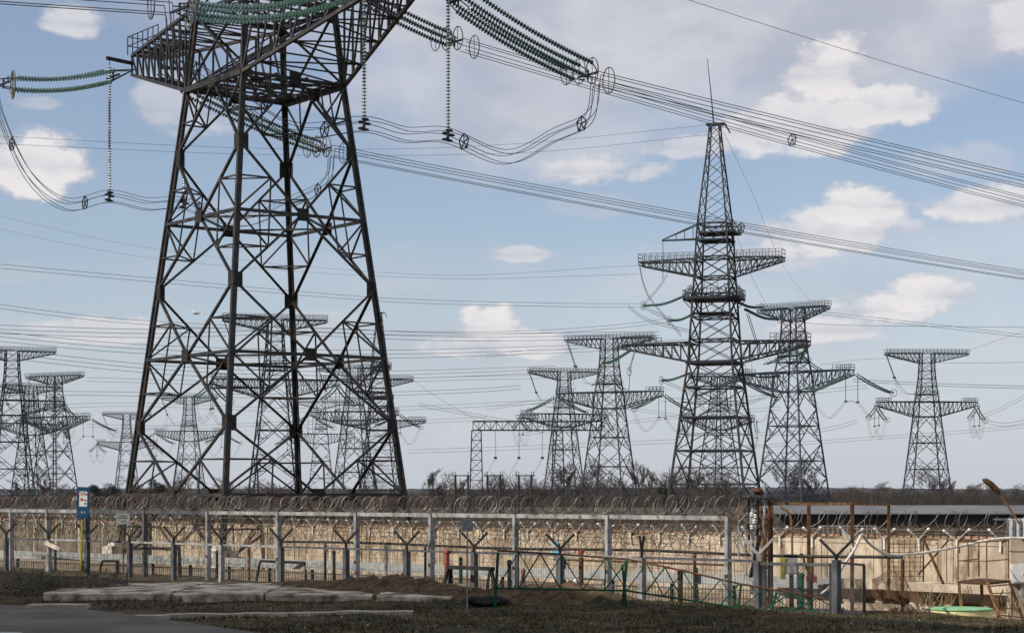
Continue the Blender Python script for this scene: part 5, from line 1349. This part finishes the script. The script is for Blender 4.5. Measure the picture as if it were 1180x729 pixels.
# corrugated sheet cover, pillar and cabinet at right edge
cs = empty('corrugated_hood', (0,0,0), label='corrugated zinc sheet hood at the right edge under the street lamp', cat='hood')
mb = MB(); n = 60; a, b = P(1160,571,60.5), P(1215,571,60.5); z1, z0 = P(0,597,60.5).z, P(0,619,60.5).z
for k in range(n+1):
    x = a.x+(b.x-a.x)*k/n; y = 60.5+.07*math.sin(k*.75); mb.v += [(x,y,z0+.02*math.sin(k)),(x,y,z1),(x,y+.03,z1),(x,y+.03,z0+.02*math.sin(k))]
for k in range(n):
    for e in range(4): p_ = k*4+e; q_ = k*4+(e+1)%4; mb.f.append((p_,q_,q_+4,p_+4))
mb.build('sheet', M['corr'], cs); mb = MB(); mb.box((a.x+b.x)/2,61.4,z1-.04,b.x-a.x,1.6,.05); mb.build('top', M['galv_d'], cs)
pl = empty('concrete_pillar', (0,0,0), label='tan concrete pillar at the right edge below the zinc hood', cat='pillar')
mb = MB(); c = P(1171,571,62); zt = P(0,620,62).z; mb.box(c.x,62,(zt-.8)/2,.44,.5,zt+.8); mb.box(c.x,62,zt-.35,.5,.56,.06); mb.build('shaft', M['conc'], pl)
eb = empty('electrical_cabinet', (0,0,0), label='chipped pale metal cabinet fixed to the pillar at the right edge', cat='cabinet')
mb = MB(); c = P(1172,660,61.6); mb.box(c.x,61.55,c.z,.40,.3,.60); mb.build('body', M['bracket'], eb); mb = MB(); mb.box(c.x,61.385,c.z,.33,.02,.52); mb.box(c.x+.12,61.36,c.z,.03,.03,.08); mb.build('door', M['paper'], eb)
mb = MB(); mb.box(c.x+.16,61.6,c.z-.62,.14,.2,.6); mb.build('conduit', M['galv'], eb)
# railed rusty stair platform
rp = empty('rusty_platform', (0,0,0), label='rusty railed platform with a steep ladder at the far right, over the tank', cat='platform')
Yf, Yb = 59.5, 61.0
for nm, x, yt, yb, Y in (('post',1104,624,668,Yf),('post',1137,624,670,Yf),('post',1162,621,668,Yb),('post',1116,624,664,Yb),('post',1128,622,664,Yb+.2)):
    mb = MB(); mb.bar(P(x,yb,Y), P(x,yt,Y), .038); mb.build(nm, M['ochre'], rp)
mb = MB()
for y in (624, 646): mb.bar(P(1104,y,Yf), P(1137,y,Yf), .03); mb.bar(P(1137,y,Yf), P(1162,y-2,Yb), .03); mb.bar(P(1104,y,Yf), P(1128,y-2.5,Yb), .03)
mb.build('handrail', M['ochre'], rp)
mb = MB(); mb.add([P(1103,669,Yf),P(1138,671,Yf),P(1163,668,Yb),P(1129,665.5,Yb)]+[v-Vector((0,0,.07)) for v in (P(1103,669,Yf),P(1138,671,Yf),P(1163,668,Yb),P(1129,665.5,Yb))], [(0,1,2,3),(7,6,5,4),(0,4,5,1),(1,5,6,2),(2,6,7,3),(3,7,4,0)]); mb.build('deck', M['rust'], rp)
for xt, yt, xb, yb, Y in ((1105,671,1108,702,Yf),(1131,672,1132,702,Yf+.4)):
    mb = MB(); mb.bar(P(xb,yb,Y), P(xt,yt,Y), .08); mb.build('leg', M['ochre'], rp)
mb = MB(); mb.bar(P(1138,671,Yf), P(1152,712,Yf-.6), .09, .05); mb.bar(P(1163,668,Yb), P(1180,716,Yb-.6), .08, .05)
for k in range(5): t = (k+.5)/5; mb.bar(P(1138+14*t,671+41*t,Yf-.6*t), P(1163+17*t,668+48*t,Yb-.6*t), .06, .03)
mb.build('ladder', M['ochre'], rp)
# tank with green lid
tk = empty('round_tank', (0,0,0), label='low round cream tank with pale green lid, sunk behind the grass at right', cat='tank')
c = P(1108,707,58.6); zl = P(0,700.6,58.6).z
mb = MB(); mb.lathe((c.x,58.6,zl-.8),(0,0,1),[(.86,0),(.88,.72),(.86,.76)],36); mb.build('body', M['cream'], tk, smooth=False)
mb = MB(); mb.lathe((c.x,58.6,zl-.04),(0,0,1),[(.89,0),(.91,.02),(.91,.045),(.84,.06),(.3,.075)],36); mb.build('lid', M['teal'], tk)
# dry brush
mb = MB(); rnd = random.Random(8)
for k in range(90):
    bx_ = rnd.choice(((1075,66),(1090,65),(1158,63),(1068,65.5),(1172,60))); a = P(bx_[0]+rnd.uniform(-8,8), 706, bx_[1]); d = Vector((rnd.uniform(-.6,.6),rnd.uniform(-.3,.3),1)).normalized()*rnd.uniform(.3,.9)
    mb.tube([a, a+d*.5, a+d+Vector((rnd.uniform(-.1,.1),0,0))], .008, 3)
o = mb.build('dry_brush', mat('dry_straw',(.3,.22,.12),(.45,.34,.2),3,.9)); tag(o, 'pale dry weeds along the wall foot at the right', 'weeds', kind='stuff')

# bird
bd_ = empty('bird', P(226,361,105), 0, label='small white bird gliding in front of the near pylon', cat='bird')
mb = MB(); mb.lathe((-.28,0,0),(1,0,.05),[(.01,0),(.05,.08),(.09,.22),(.08,.36),(.05,.48),(.045,.54),(.01,.6)],8)
for s in (-1,1):
    mb.add([(-.02,0,.02),(.14,0,.02),(.10,s*.35,.13),(.0,s*.35,.13),(-.04,s*.72,.06),(-.02,0,.0),(.14,0,.0),(.10,s*.35,.115),(.0,s*.35,.115)], [(0,1,2,3),(3,2,4),(5,8,7,6),(8,4,7),(0,3,8,5),(1,6,7,2),(3,4,8),(2,7,4)])
mb.build('body', M['bird'], bd_, smooth=True); bd_.rotation_euler = (R(15), 0, R(60)); 

# ------------------------------------------------------------------ haze
HAZE = .00003
mb = MB(); mb.box(0, 2050, 38, 9400, 4700, 80)
hz = bpy.data.objects.new('haze', mb.mesh('haze', bpy.data.materials.new('haze'))); col.objects.link(hz); tag(hz, kind='stuff')
hm = hz.data.materials[0]; hm.use_nodes = True; nt = hm.node_tree; nt.nodes.clear()
ou = nt.nodes.new('ShaderNodeOutputMaterial'); pv = nt.nodes.new('ShaderNodeVolumePrincipled'); pv.inputs['Color'].default_value = (.80,.88,1,1); pv.inputs['Density'].default_value = HAZE; pv.inputs['Anisotropy'].default_value = .2
nt.links.new(pv.outputs[0], ou.inputs['Volume'])
